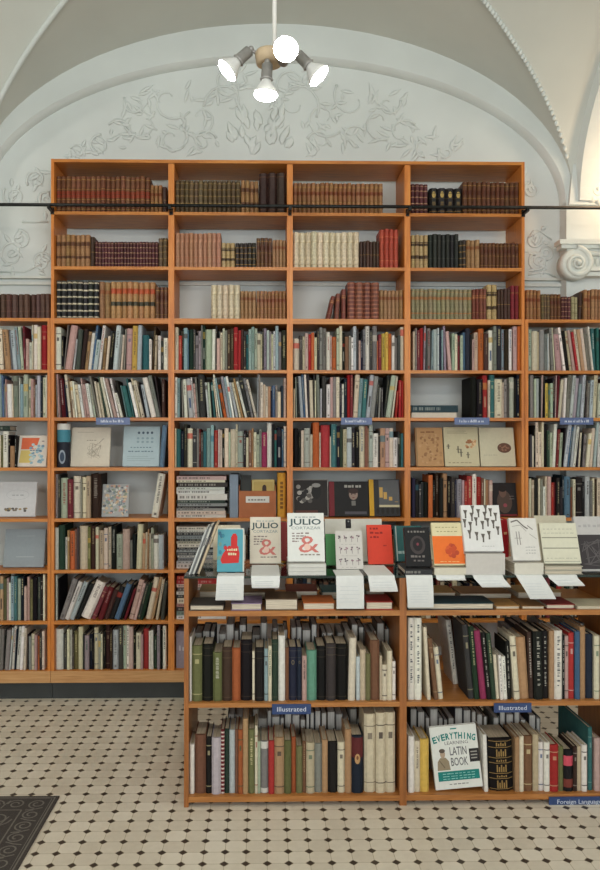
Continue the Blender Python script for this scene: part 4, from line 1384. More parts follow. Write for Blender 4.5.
def art_wreath(mb, w, h):
    pts = [(w * .1 + w * .24 * math.cos(i * .3), h * .62 + h * .14 * math.sin(i * .3)) for i in range(22)]
    mb.stroke(pts, 0.0015, Y1, (176, 180, 184))
    words(mb, -w * .02, w * .24, h * .6, 3, h * .025, (150, 154, 160))
    rng = random.Random(9)
    for i in range(18):
        mb.disc(rng.uniform(-.14, .32) * w, h * rng.uniform(.15, .23), w * .035, h * .03, Y1 - .00001 * i, rng.choice([(120, 112, 100), (160, 140, 100), (90, 86, 84)]), 7)


def art_grey_plain(mb, w, h):
    lines(mb, -w * .2, w * .25, h * .82, 1, .01, h * .012, (176, 184, 188), rag=0)
    lines(mb, -w * .2, w * .25, h * .28, 1, .01, h * .02, (176, 184, 188), rag=0)


def art_dark_figure(mb, w, h):
    mb.disc(w * .0, h * .42, w * .3, h * .34, Y1, (86, 70, 62), 18)
    mb.disc(-w * .05, h * .72, w * .15, h * .17, Y2, (112, 86, 74), 14)
    mb.disc(-w * .05, h * .82, w * .17, h * .1, Y3, (40, 32, 30), 12)
    mb.disc(w * .02, h * .32, w * .08, h * .06, Y3, (150, 76, 84), 10)
    lines(mb, w * .2, w * .44, h * .6, 2, h * .08, h * .015, (120, 116, 112))
    mb.rect(-w * .5, w * .5, 0, h * .05, Y1, (120, 40, 44))


YS = 4.31
face_book("display_book", 70, 109, 427.5, SZ[6], YS, (208, 200, 184), art_line_drawing, "cream book with a fine line drawing facing out beside a round tin")
face_book("display_book", 122.5, 159, 426.5, SZ[6], YS, (172, 190, 196), art_pale_blue, "pale blue book facing out next to the blue leaning spine")
face_book("display_book", 416.5, 444, 427.5, SZ[6], YS, (186, 146, 102), art_tan_relief, "tan book with a carved relief cover, first of three facing out")
face_book("display_book", 445.3, 479.8, 427, SZ[6], YS, (200, 192, 160), art_figures, "cream book with small figures and a flower, middle of three facing out")
face_book("display_book", 481.2, 516, 427.5, SZ[6], YS, (202, 196, 170), art_oval, "cream book with one brown oval, last of three facing out")
face_book("display_book", 293.5, 328.5, 479.5, SZ[7], YS, (150, 144, 138), art_bw_photo, "black and white photograph book facing out above the large white paperbacks")
def strip(fn, c, f):
    def art(mb, w, h):
        mb.rect(-w * .5, w * (f - .5), 0, h, Y1, c)
        k = MB()
        fn(k, w * (1 - f), h)
        mb.add(k, Matrix.Translation((w * f * .5, -0.0001, 0)))
    return art


face_book("display_book", 329.6, 369, 481.5, SZ[7], YS - 0.01, (30, 29, 29), strip(art_portrait_black, (116, 36, 44), .13), "black portrait book with a wine red spine facing out", t=0.03, spine=(120, 40, 44))
face_book("display_book", 369.8, 400.5, 479.5, SZ[7], YS - 0.01, (52, 52, 54), strip(art_yellow_city, (208, 160, 48), .15), "grey and yellow book with a yellow spine facing out", t=0.03)
face_book("display_book", 101.5, 128, 484, SZ[7], YS, (168, 170, 170), art_floral, "small book with a colourful floral cover facing out beside a dark thick spine")
face_book("display_book", 17.5, 46, 435.5, SZ[6], 4.29, (214, 206, 194), art_patchwork, "white book with orange, yellow and blue patches facing out in the leftmost low bay", phi=0.22)
face_book("display_book", -12, 35, 481.5, SZ[7], 4.33, (204, 206, 208), art_wreath, "white book with a faint wreath facing out in the leftmost low bay", phi=0.22)
face_book("display_book", 3.0, 43.5, 528.5, SZ[8], 4.33, (148, 158, 164), art_grey_plain, "plain grey book facing out in the leftmost low bay", phi=0.22)
face_book("display_book", 493, 518, 483, SZ[7], YS, (40, 36, 36), art_dark_figure, "dark book with a seated figure on its cover facing out beside red spines")
# round tin
m = MB()
r_ = (PX(70.6, 4.31) - PX(57.3, 4.31)) / 2
ht = PZ(424, 4.34) - SZ[6]
N_ = 28
zs = [0, .03, .06, .4, .56, .58, .84, .86, .985, 1.0]
cs = [(40, 44, 54), (40, 44, 54), (40, 44, 54), (34, 38, 50), (34, 38, 50), (70, 132, 150), (70, 132, 150), (206, 206, 200), (206, 206, 200)]
for i in range(9):
    k0, k1 = (r_ if zs[i] < .985 else r_ * .97), (r_ if zs[i + 1] < .99 else r_ * .93)
    b = len(m.v)
    for z, rr in ((zs[i] * ht, k0), (zs[i + 1] * ht, k1)):
        m.v += [(rr * math.cos(2 * math.pi * q / N_), rr * math.sin(2 * math.pi * q / N_), z) for q in range(N_)]
    for q in range(N_):
        q2 = (q + 1) % N_
        m.face((b + q, b + q2, b + N_ + q2, b + N_ + q), 0, cs[i], True)
b = len(m.v)
m.v += [(r_ * .93 * math.cos(2 * math.pi * q / N_), r_ * .93 * math.sin(2 * math.pi * q / N_), ht) for q in range(N_)]
m.face(range(b, b + N_), 0, (196, 196, 190))
m.disc(0.0, ht * .24, r_ * .5, ht * .16, -r_ - .0006, (150, 160, 172), 16)
m.disc(0.0, ht * .24, r_ * .34, ht * .11, -r_ - .001, (60, 74, 92), 16)
tag(m.build("round_tin", GLOSS, None, (PX(63.9, 4.31), 4.31, SZ[6] + .0004)), "tall round tin with white top and teal band beside the cream line-drawing book", "tin")

# two books lying on the fifth shelf of the fourth bay
zz = SZ[5]
hh1, hh2 = PZ(412.4, 4.29) - zz, PZ(405.4, 4.29) - PZ(412.4, 4.29)
lying("lying_book", 411.5, 456.5, zz, hh1, 4.29, 0.18, (206, 198, 182), "white book lying flat under a dark teal one", "book", front="spine", marks=False)
lying("lying_book", 411.5, 458, zz + hh1 + .0006, hh2, 4.285, 0.18, (36, 58, 66), "dark teal book lying flat on a white one", "book", front="spine")
lying("lying_book", -10, 10, PZ(431.5, 4.272) + .004, 0.028, 4.28, 0.12, (36, 50, 42), "dark green book lying on top of upright ones in the leftmost low bay", "book", front="spine")

# stacks of magazines in the second tall bay
PINKW, OFFW = (200, 182, 170), (206, 204, 196)
STK = {7: [(3.2, OFFW), (3.4, PINKW), (2.6, (150, 146, 142)), (1.8, (40, 38, 38)), (3.0, (150, 150, 148)), (3.0, (44, 56, 50)), (5.8, OFFW), (4.2, (212, 210, 204)), (2.6, (184, 190, 180)), (4.6, (54, 48, 44)), (2.4, (198, 190, 168)), (3.8, (186, 158, 154))],
       8: [(5.0, (200, 190, 184)), (2.4, (184, 178, 180)), (3.4, (110, 112, 116)), (2.0, OFFW), (3.2, (70, 72, 76)), (2.6, (150, 152, 152)), (2.0, (46, 46, 48)), (3.4, (196, 190, 176)), (2.4, (176, 170, 150)), (2.4, (60, 60, 60)), (3.0, (130, 136, 138)), (3.2, (52, 52, 54)), (2.0, OFFW), (3.4, (206, 198, 182))],
       9: [(3.6, (214, 218, 216)), (4.0, (120, 140, 130)), (4.0, (64, 56, 54)), (3.4, (180, 130, 120)), (5.2, (206, 196, 176)), (3.6, (44, 44, 46)), (3.0, (206, 200, 190)), (4.2, (96, 84, 80)), (3.2, (190, 160, 150)), (4.2, (156, 44, 42)), (3.4, (180, 70, 50))]}
for k, lay in STK.items():
    z = SZ[k]
    n = len(lay)
    for i, (hp, c) in enumerate(lay):
        h = hp / 174.0
        j = RH.uniform(-1.6, 1.6)
        lying("magazine", 176.5 + max(j, 0), 226 + j, z, h, 4.285 + RH.uniform(0, .012), 0.2, jit(c, 5),
              "%s magazine from the top of the lying stack, %s shelf of the second tall bay" % (ORD[n - i], ORD[k]), "magazine",
              "magazines lying in the second tall bay, %s shelf" % ORD[k], front="spine", page=PAGEH)
        z += h + 0.0006
m = MB(); m.box(-.024, .024, 0, .2, 0, PZ(474.5, 4.29) - SZ[7]); m.rect(-.012, .012, .17, .2, -.0005, (196, 200, 206)); m.disc(0, .06, .009, .009, -.0005, (60, 66, 72), 12)
o = m.build("box_file", simple("grey_blue_card", (118, 132, 148), 0.5), None, (PX(233.9, 4.29), 4.29, SZ[7] + .0004))
tag(o, "narrow grey blue box file standing between magazines and a brown card box", "box file")
bx0, bx1 = PX(238.8, 4.285), PX(276, 4.285)
cw = bx1 - bx0
bh = PZ(491, 4.285) - SZ[7]
o = tag(empty("cardboard_box", ((bx0 + bx1) / 2, 4.285, SZ[7] + .0004)), "open brown cardboard box with a white label holding cards", "box")
m = MB()
m.box(-cw / 2, cw / 2, 0, .004, 0, bh); m.box(-cw / 2, cw / 2, .186, .19, 0, bh * 1.35)
m.box(-cw / 2, -cw / 2 + .004, .004, .186, 0, bh * 1.2); m.box(cw / 2 - .004, cw / 2, .004, .186, 0, bh * 1.2); m.box(-cw / 2, cw / 2, .004, .186, 0, .004)
m.build("box_body", CARDB, o)
m = MB(); m.box(-cw * .31, cw * .32, -.0015, -.0002, bh * .56, bh * .8, 0, (212, 210, 204))
words(m, -cw * .25, cw * .25, bh * .64, 6, bh * .06, (120, 118, 116), -.0019)
m.build("paper_label", PAPER, o)["label"] = "white paper label"
def art_yc(mb, w, h):
    mb.rect(-w * .42, w * .42, h * .1, h * .94, Y1, (190, 164, 96)); mb.disc(w * .05, h * .6, w * .12, h * .22, Y2, (120, 84, 56), 12); mb.disc(w * .05, h * .76, w * .1, h * .1, Y3, (60, 44, 36), 10)
face_book("picture_card", 252, 274.5, 479.5, SZ[7] + .006, 4.32, (206, 184, 118), art_yc, "yellow picture card standing in the brown cardboard box", "card", phi=.12, t=.006)
face_book("picture_card", 240.5, 251, 475, SZ[7] + .006, 4.34, (60, 62, 58), None, "dark narrow card standing in the brown cardboard box", "card", phi=.12, t=.006)
m = MB(); t_ = PX(285.7, 4.28) - PX(277.6, 4.28); hb = PZ(472.8, 4.28) - SZ[7]
r, bt = cover_mb(m, t_, .17, hb, (206, 150, 58)); pages_mb(m, t_, .17, hb, r, bt, 1)
for i in range(7):
    m.rect(-t_ * .18, t_ * .18, hb * (.2 + i * .09), hb * (.26 + i * .09), -.0006, (120, 80, 40))
tag(m.build("book", [CLOTH, PAGE], None, (PX(281.6, 4.28), 4.28, SZ[7] + .0004)), "yellow spined book upright beside the brown cardboard box", "book")
m = MB(); m.box(-.035, .035, 0, .16, 0, PZ(631, 4.29) - SZ[10], 0, (150, 140, 150)); words(m, -.02, .02, .1, 2, .03, (196, 190, 196), -.0006)
tag(m.build("book", [CLOTH], None, (PX(182.4, 4.29), 4.29, SZ[10] + .0004)), "thick grey lilac book on the tenth shelf of the second tall bay", "book")
# ------------------------------------------------------------------ what lies inside the open top compartment
zc = fz1
comp = [
    (189.5, 224, 3.0, 5.6, (70, 66, 62), "dark lying book with white pages at the outer end of the left top compartment"),
    (231, 262, 3.0, 7.2, (140, 120, 150), "lilac lying paperback under the red hand book's paper slip"),
    (265, 298, 3.0, 11.5, (92, 72, 56), "brown lying book with cream pages under the first large white paperback"),
    (303, 335, 3.0, 7.5, (190, 104, 56), "orange lying book in the top compartment beside the long white paper slip"),
    (366, 393, 3.0, 8.2, (160, 54, 48), "red lying book in the top compartment near the middle upright"),
    (408, 494, 3.0, 6.5, (42, 66, 72), "wide dark teal atlas lying in the right top compartment"),
    (496, 520, 3.0, 3.6, (178, 132, 78), "thin tan lying book right of the teal atlas"),
    (522, 545, 3.0, 3.4, (150, 108, 66), "thin brown lying book between a tan and a red one"),
    (546.5, 575, 3.0, 5.0, (130, 44, 44), "dark red lying book in the right top compartment"),
    (577, 618, 3.0, 3.0, (206, 196, 170), "thin cream lying book at the edge of the right top compartment"),
    (199, 222, 3.2, 9, (176, 142, 100), "tan lying book at the back of the left top compartment"),
    (240, 275, 3.2, 8, (110, 84, 60), "brown lying book at the back below the first large white paperback"),
    (286, 318, 3.2, 9, (112, 56, 50), "wine brown lying book at the back below the second large white paperback"),
    (322, 362, 3.2, 8, (64, 96, 100), "teal lying book at the back behind the long paper slip"),
    (366, 385, 3.2, 9, (150, 110, 70), "light brown lying book at the back behind the red one"),
    (414, 456, 3.2, 7, (150, 112, 70), "wide tan lying book at the back behind the teal atlas"),
    (460, 512, 3.2, 6, (124, 88, 58), "wide brown lying book at the back behind the teal atlas"),
    (518, 562, 3.2, 7, (176, 146, 104), "pale tan lying book at the back behind the red one"),
]
for (u0, u1, Y, hp, c, lb) in comp:
    lying("lying_book", u0, u1, zc, hp / 249 * (Y / 3.0), Y, 0.15 if Y < 3.1 else 0.16, c, lb, "book", "books lying in the top compartment", yaw=0)

# ------------------------------------------------------------------ books shown on the glass top
zt = fzT + 0.0006


def Yon(vb, z=None):
    return (H - (z or zt)) * F / (vb - V0)


def art_hand(mb, w, h):
    mb.rect(-w * .5, w * .5, h * .97, h, Y1, (206, 206, 196)); mb.rect(w * .45, w * .5, 0, h, Y1, (206, 206, 196))
    rng = random.Random(3)
    for i in range(10):
        mb.disc(rng.uniform(-.46, -.2) * w, rng.uniform(.3, .9) * h, w * .06, h * .05, Y1 - .00001 * i, rng.choice([(60, 110, 140), (110, 150, 140), (60, 130, 150)]), 8)
    red = (196, 48, 46)
    mb.flat([(-w * .32, h * .18), (w * .3, h * .2), (w * .33, h * .42), (w * .26, h * .56), (-w * .08, h * .58), (-w * .3, h * .4), (-w * .38, h * .26)], Y2, red)
    mb.flat([(w * .0, h * .5), (w * .24, h * .5), (w * .24, h * .8), (w * .18, h * .87), (w * .08, h * .87), (w * .0, h * .78)], Y2 - .0001, red)
    for x in (-.2, -.06, .08, .22):
        mb.disc(w * x, h * .54, w * .07, h * .05, Y2 - .0002, red, 10)
    words(mb, -w * .14, w * .26, h * .47, 5, h * .06, (220, 208, 170), Y3 - .0004)
    words(mb, -w * .1, w * .24, h * .37, 4, h * .06, (220, 208, 170), Y3 - .0004)


def art_julio(sub):
    def art(mb, w, h):
        words(mb, -w * .3, w * .3, h * .9, 6, h * .025, (150, 160, 162))
        mb.text("JULIO", 0, h * .755, h * .17, Y1, (66, 84, 88), width=w * .88, bold=h * .004)
        mb.text(sub, 0, h * .655, h * .085, Y1, (120, 138, 142), width=w * .8)
        for i in range(4):
            words(mb, -w * .38, w * (.1 - .1 * i), h * (.56 - .055 * i), 4 - i * .6, h * .03, (134, 120, 116))
        mb.text("&", w * .06, h * .18, h * .5, Y2, (198, 116, 108), width=w * .56, bold=0.0)
        mb.disc(w * .03, h * .29, w * .09, h * .07, Y2 - .0003, (224, 190, 176), 12)
        words(mb, -w * .16, w * .38, h * .12, 5, h * .03, (130, 120, 112))
    return art


def art_plants(mb, w, h):
    rng = random.Random(1)
    for r in range(3):
        for k in range(4):
            x, z = w * (-.33 + .22 * k), h * (.82 - .3 * r)
            mb.stroke([(x, z - h * .12), (x, z)], w * .018, Y1, (120, 112, 112))
            for q in range(5):
                mb.disc(x + rng.uniform(-.06, .06) * w, z + rng.uniform(-.02, .05) * h, w * .03, h * .018, Y2 - .00001 * q, rng.choice([(84, 82, 84), (110, 100, 104), (150, 120, 130)]), 7)
        words(mb, -w * .3, w * .3, h * (.64 - .3 * r), 4, h * .01, (150, 146, 142))


def art_red(mb, w, h):
    for i, (x1, z) in enumerate(((.0, .88), (.22, .77), (.02, .66))):
        words(mb, -w * .38, w * x1, h * z, 3, h * .05, (140, 34, 28))
    words(mb, w * .14, w * .3, h * .45, 2, h * .03, (150, 38, 32))


def art_black_skull(mb, w, h):
    words(mb, -w * .36, w * .36, h * .86, 6, h * .05, (120, 116, 112))
    mb.disc(0, h * .54, w * .3, h * .24, Y1, (64, 58, 58), 16)
    mb.disc(0, h * .55, w * .2, h * .17, Y2, (36, 32, 34), 14)
    mb.disc(0, h * .56, w * .05, h * .04, Y3, (120, 60, 70), 8)
    words(mb, -w * .3, w * .3, h * .22, 4, h * .06, (110, 104, 100))
    words(mb, -w * .2, w * .26, h * .12, 3, h * .05, (100, 94, 92))


def art_orange(mb, w, h):
    mb.rect(-w * .5, w * .5, h * .03, h * .68, Y1, (224, 112, 46))
    words(mb, -w * .38, w * .38, h * .88, 7, h * .02, (150, 146, 110)); words(mb, -w * .34, w * .34, h * .78, 6, h * .02, (150, 146, 110))
    rng = random.Random(8)
    for i in range(26):
        a = rng.uniform(0, 6.28); q = rng.uniform(0, 1)
        mb.disc(w * (.08 + .22 * q * math.cos(a)), h * (.32 + .13 * q * math.sin(a)), w * .08, h * .06, Y2 - .00001 * i, rng.choice([(190, 76, 42), (204, 90, 48), (176, 70, 44)]), 9)
    words(mb, -w * .3, w * .34, h * .07, 5, h * .02, (230, 180, 120), Y2)


def art_trees(mb, w, h):
    rng = random.Random(10)
    for k, (x, z) in enumerate([(-.4, .86), (-.24, .8), (-.06, .88), (.1, .82), (.26, .9), (.38, .8), (-.44, .66), (-.3, .6), (-.14, .7), (.02, .62), (.16, .68), (.3, .64), (-.34, .42), (-.16, .38), (.0, .34), (.16, .4), (.4, .5), (-.2, .96), (.14, .97)]):
        c = (96, 90, 84)
        mb.stroke([(w * x, h * (z - .15)), (w * (x + .01), h * (z - .02))], w * .04, Y1, c)
        mb.flat([(w * (x - .015), h * (z - .06)), (w * (x + .02), h * (z - .06)), (w * (x + .055), h * (z + .03)), (w * (x - .05), h * (z + .035))], Y2, c)
    words(mb, -w * .05, w * .3, h * .1, 5, h * .014, (170, 168, 166))


def art_sketch(mb, w, h):
    pts = [(-w * .44, h * .9), (-w * .2, h * .95), (w * .02, h * .8), (w * .16, h * .74)]
    mb.stroke(pts, h * .03, Y1, (104, 98, 94))
    mb.stroke([(-w * .4, h * .8), (-w * .1, h * .83), (w * .1, h * .68)], h * .012, Y1, (150, 146, 140))
    mb.stroke([(w * .16, h * .82), (w * .34, h * .72)], h * .02, Y1, (120, 116, 112)); mb.stroke([(w * .2, h * .62), (w * .44, h * .5)], h * .012, Y1, (150, 146, 140))
    for x in (-.28, -.18):
        mb.stroke([(w * x, h * .68), (w * (x + .01), h * .36)], w * .03, Y1, (140, 136, 132))
    mb.stroke([(-w * .36, h * .52), (-w * .1, h * .52)], h * .012, Y1, (140, 136, 132))
    for i in range(3):
        words(mb, w * .0, w * .38, h * (.3 - .07 * i), 4, h * .018, (150, 150, 150))


def art_listing(mb, w, h):
    for z in (.84, .74, .12):
        words(mb, -w * .42, w * .42, h * z, 8, h * .012, (150, 148, 136))
    for z in (.62, .36):
        mb.rect(-w * .48, w * .48, h * z, h * (z + .025), Y1, (140, 140, 124))
    mb.rect(-w * .48, w * .48, h * .04, h * .055, Y1, (150, 150, 134))


def art_photo(mb, w, h):
    mb.rect(-w * .5, w * .5, h * .03, h * .66, Y1, (62, 58, 60))
    rng = random.Random(9)
    for i in range(12):
        mb.stroke([(rng.uniform(-.4, .4) * w, h * rng.uniform(.08, .6)) for _ in range(3)], w * .02, Y2 - .00001 * i, rng.choice([(88, 84, 85), (66, 62, 64), (94, 90, 90)]))
    words(mb, -w * .4, w * .4, h * .8, 6, h * .05, (166, 164, 164))


def show(u0, u1, vb, vt, col, art, label, zb=None, Y=None, **k):
    z = zb or zt
    return face_book("display_book", u0, u1, vt, z, Y or Yon(vb, z), col, art, label, phi=k.pop("phi", 0.36), stand=k.pop("stand", True), **k)


G3 = "books shown on the glass top"
show(217, 244, 573, 528, (84, 156, 172), art_hand, "blue book with a red thumb-up hand on its cover, on the glass top", group=G3, t=0.016)
show(250, 281, 565, 517, (214, 206, 190), art_julio("CORTAZAR"), "cream paperback lettered JULIO standing directly on the glass beside the red hand book", group=G3)
for i in range(3):
    lying("lying_book", 288.5, 326, zt + i * 0.0151, 0.0145, 2.997 + 0.002 * i, 0.2, (206, 206, 200), "%s of the three white paperbacks lying under the larger standing JULIO one" % ("lowest", "middle", "topmost")[i], "book", "white paperbacks lying on the glass top", front="spine", marks=False)
show(288, 325, 563, 513, (216, 218, 214), art_julio("CORTAZAR"), "larger white paperback lettered JULIO standing on three lying copies", zb=zt + .0460, Y=3.02, group=G3)
show(326.5, 337, 567, 534, (70, 134, 80), None, "green book half hidden behind the sheet of plant drawings", group=G3)
oo = show(336.5, 363.5, 570, 531, (200, 196, 190), art_plants, "grey card with rows of small plant drawings under a black clip", group=G3, t=0.006)
show(326, 384, 562.5, 519, (196, 194, 184), None, "wide blank pale folder standing behind the plant drawings and red book", group=G3, t=0.008)
show(368.5, 393.5, 565.5, 525, (212, 66, 46), art_red, "plain red orange book with small dark lettering on the glass top", group=G3, t=0.014)
m = MB()
m.box(-.011, .011, -.005, .012, -.014, .022, 0, (14, 14, 15)); m.box(-.0075, .0075, -.007, -.0052, -.008, .004, 0, (30, 30, 32)); m.disc(0, .012, .004, .004, -.0055, (120, 120, 120), 10)
c = P(348, 528, Yon(570) + .07)
tag(m.build("binder_clip", GLOSS, None, (c.x, Yon(570) + .055, oo.location.z + .182), (-.36, 0, 0)), "black binder clip on top of the sheet of plant drawings", "clip")
lying("lying_book", 405, 432.5, zt, 0.022, 3.0, 0.17, (50, 50, 52), "black book lying under the standing black one on the glass top", "book", front="spine")
show(406.5, 432, 566, 527.5, (24, 24, 26), art_black_skull, "black book with a dim ornament on its cover, standing on a lying copy", zb=zt + .023, Y=3.03, group=G3)
show(396, 424, 563, 526, (44, 92, 92), lambda mb, w, h: (words(mb, -w * .4, -w * .1, h * .2, 2, h * .1, (150, 170, 166)), mb.rect(-w * .46, -w * .42, 0, h, Y1, (170, 180, 174))), "dark teal book half hidden behind the black ornament book", group=G3)
lying("lying_book", 434.5, 466, zt, .028, 3.0, .17, (206, 200, 182), "cream book lying under the orange one on the glass top", "book", front="spine", marks=False)
show(434.5, 465.5, 567, 523, (212, 202, 164), art_orange, "orange book with a cream top band standing on a lying cream book", zb=zt + .029, Y=3.02, group=G3)
hb8 = (577 - 556) / 249.5
lying("lying_book", 466, 505, zt, hb8, 3.0, 0.19, (196, 192, 186), "thick pale grey block of a book lying under the white tree-pattern book", "book", front="spine", marks=False)
show(465, 504, 556, 505.5, (216, 216, 214), art_trees, "white book covered with rows of small dark trees, tallest on the glass top", zb=zt + hb8 + .001, Y=3.02, group=G3)
m = MB(); t_ = .033; hb = .205
r, bt = cover_mb(m, t_, .15, hb, (166, 34, 42)); pages_mb(m, t_, .15, hb, r, bt, 1); m.rect(-t_ * .2, t_ * .2, hb * .7, hb * .75, -.0006, (206, 160, 120))
tag(m.build("hardback_book", [CLOTH, PAGE], None, (PX(508.5, 3.12), 3.16, zt), (0, 0, 0)), "red hardback upright between the tree-pattern book and the sketch-cover book", "display book", G3)
hb9 = (576.5 - 565) / 249
lying("lying_book", 514.5, 543.5, zt, hb9, 3.0, 0.18, (208, 204, 192), "pale thick book lying under the white book with a bird-like sketch", "book", front="spine", marks=False)
show(513.5, 541, 564, 518.5, (212, 210, 204), art_sketch, "white book with a loose dark sketch at the top of its cover", zb=zt + hb9 + .001, Y=3.02, group=G3)
show(540, 572, 562, 516, (206, 200, 178), None, "blank cream board half hidden behind the sketch book and the list sheet", group=G3, t=0.008)
for i in range(2):
    lying("lying_book", 544.5, 583, zt + i * .0168, .016, 3.0 + .003 * i, 0.19, (176, 172, 156), "%s of two pale books lying under the cream list-cover book" % ("lower", "upper")[i], "book", "pale lying pair on the glass top", front="pages")
show(544.5, 581.5, 566, 523.5, (208, 206, 186), art_listing, "cream book with ruled list-like cover standing on two lying ones", zb=zt + .0345, Y=3.02, group=G3)
show(581.5, 618, 575.5, 517, (186, 184, 182), art_photo, "grey topped book with a dark photograph, at the far end of the glass top", Y=3.04, group=G3)
show(280.5, 290, 562, 522, (128, 40, 40), None, "dark red book squeezed behind and between the two JULIO paperbacks", group=G3)
show(213, 240, 561, 525, (206, 196, 172), None, "blank cream book standing behind the red hand book", group=G3, t=0.012)
# magazines leaning towards the first shown book
xm = PX(188.5, 3.03)
for i, (t, c, hp) in enumerate(((.006, (196, 198, 196), 48), (.006, (120, 124, 124), 52), (.007, (206, 206, 200), 54), (.008, (60, 60, 60), 55), (.009, (196, 178, 150), 52))):
    a = .36
    h = .195 + .004 * i
    mb = MB()
    mb.box(-t / 2, t / 2, 0, .19, 0, h, 0, c)
    words(mb, -t * .3, t * .3, h * .6, 1, h * .2, (110, 110, 112), -.0006)
    x, z = place(t, a, 0, xm + t / math.cos(a), zt)
    o = mb.build("magazine", GLOSS, None, (x, 3.02 + .004 * i, z), (0, a, 0))
    tag(o, "%s of five magazines leaning over towards the red hand book" % ORD[i + 1], "magazine", "leaning magazines on the glass top")
    xm += t / math.cos(a) + .0012


# paper slips that hang over the edge from under the shown books
def slip(u0, u1, Yb, v1, u0e, u1e, label, ln=6):
    x0, x1 = PX(u0, 2.98), PX(u1, 2.98)
    xe0, xe1 = PX(u0e, 2.97), PX(u1e, 2.97)
    ze = PZ(v1, 2.97)
    path = [(Yb, zt + .0002, 0.0), (2.997, zt + .0004, 0.0), (2.9845, zt + .0002, .01), (2.9815, zt - .003, .03), (2.978, zt - .012, .12)]
    n = 8
    for i in range(1, n + 1):
        f = i / n
        path.append((2.978 - .012 * math.sin(f * 2.2), (zt - .012) + (ze - zt + .012) * f, .12 + .88 * f))
    mb = MB()
    th = .0007
    b = 0
    for (y, z, f) in path:
        a0, a1 = x0 + (xe0 - x0) * f, x1 + (xe1 - x1) * f
        dy = -th if y < 2.99 else 0
        dz = th if y >= 2.984 else 0
        mb.v += [(a0, y, z), (a1, y, z), (a1, y + dy, z + dz), (a0, y + dy, z + dz)]
    k = len(path)
    for i in range(k - 1):
        p, q = i * 4, i * 4 + 4
        for a_, b_ in ((0, 1), (1, 2), (2, 3), (3, 0)):
            mb.face((p + a_, p + b_, q + b_, q + a_), 0, (212, 214, 212))
    mb.face((0, 1, 2, 3), 0, (212, 214, 212)); mb.face((4 * k - 4, 4 * k - 1, 4 * k - 2, 4 * k - 3), 0, (212, 214, 212))
    # faint print
    for i in range(ln):
        f = .25 + .65 * i / max(1, ln)
        z = (zt - .012) + (ze - zt + .012) * f
        y = 2.978 - .012 * math.sin(f * 2.2) - .0016
        ff = .12 + .88 * f
        a0, a1 = x0 + (xe0 - x0) * ff, x1 + (xe1 - x1) * ff
        w = a1 - a0
        mb.rect(a0 + w * .12, a1 - w * RH.uniform(.12, .3), z, z + .0016, y, (194, 199, 201))
    o = mb.build("paper_slip", PAPER)
    return tag(o, label, "paper slip", "paper slips hanging over the glass edge")


slip(217, 244, Yon(573) - .003, 600, 215.5, 243.5, "white slip hanging under the blue red-hand book")
slip(251, 280, Yon(565) - .003, 588, 252, 279, "white slip hanging under the cream JULIO paperback", 3)
slip(336, 363.5, Yon(570) - .003, 609, 336.5, 364, "longest white slip, under the sheet of plant drawings", 5)
slip(368, 394.5, Yon(565.5) - .003, 592, 370, 398, "white slip hanging under the red orange book", 3)
slip(406, 432.5, 2.999, 608, 407.5, 433.5, "long white slip hanging under the black ornament book", 7)
slip(436, 465, 2.999, 581, 438, 466, "short cream slip under the orange book", 0)
slip(473, 503, 2.999, 588, 482, 511, "white slip slanting out under the white tree-pattern book", 2)
slip(516, 542.5, 2.999, 600, 530, 556, "white slanting slip under the white sketch-cover book", 5)
slip(548, 577, 2.999, 587, 558, 585, "white slanting slip under the cream list-cover book", 2)


# the face-out book on the bottom shelf
def art_latin(mb, w, h):
    teal, gk = (30, 122, 116), (92, 92, 96)
    words(mb, -w * .06, w * .12, h * .94, 1, h * .02, teal)
    for i, ch in enumerate("EVERYTHING"):
        f = (i - 4.5) / 4.5
        mb.text(ch, w * .41 * f, h * (.79 - .05 * f * f), h * .14, Y1, teal, rot=-.2 * f, width=w * (.024 if ch == "I" else .084), bold=h * .005)
    mb.text("LEARNING", w * .04, h * .70, h * .075, Y1, gk, width=w * .5)
    mb.text("LATIN", w * .06, h * .53, h * .185, Y1, gk, width=w * .36, bold=h * .002)
    mb.text("BOOK", w * .06, h * .36, h * .185, Y1, gk, width=w * .36, bold=h * .002)
    mb.rect(w * .29, w * .5, h * .4, h * .61, Y1, (44, 42, 42))
    lines(mb, w * .32, w * .49, h * .57, 3, h * .05, h * .02, (150, 146, 140), Y2)
    mb.rect(-w * .42, w * .46, h * .13, h * .28, Y1, teal)
    for i in range(3):
        words(mb, -w * .32, w * .38, h * (.235 - .04 * i), 8, h * .012, (150, 200, 194), Y2)
    words(mb, -w * .2, w * .24, h * .065, 5, h * .018, (130, 130, 130))
    sk, cl = (170, 150, 128), (146, 132, 108)
    mb.flat([(-w * .42, h * .3), (-w * .14, h * .3), (-w * .16, h * .44), (-w * .22, h * .5), (-w * .34, h * .5), (-w * .4, h * .44)], Y1, cl)
    mb.disc(-w * .28, h * .56, w * .055, h * .07, Y2, sk, 14)
    mb.disc(-w * .285, h * .61, w * .065, h * .035, Y3, (86, 76, 66), 12)
    mb.stroke([(-w * .36, h * .46), (-w * .26, h * .34)], w * .02, Y2, (110, 98, 80))


face_book("display_book", 436, 483, 726.5, fzB, 3.022, (216, 218, 212), art_latin, "teal and white EVERYTHING LEARNING LATIN BOOK facing out on the bottom shelf", phi=.14, t=.022, roll=-.085)


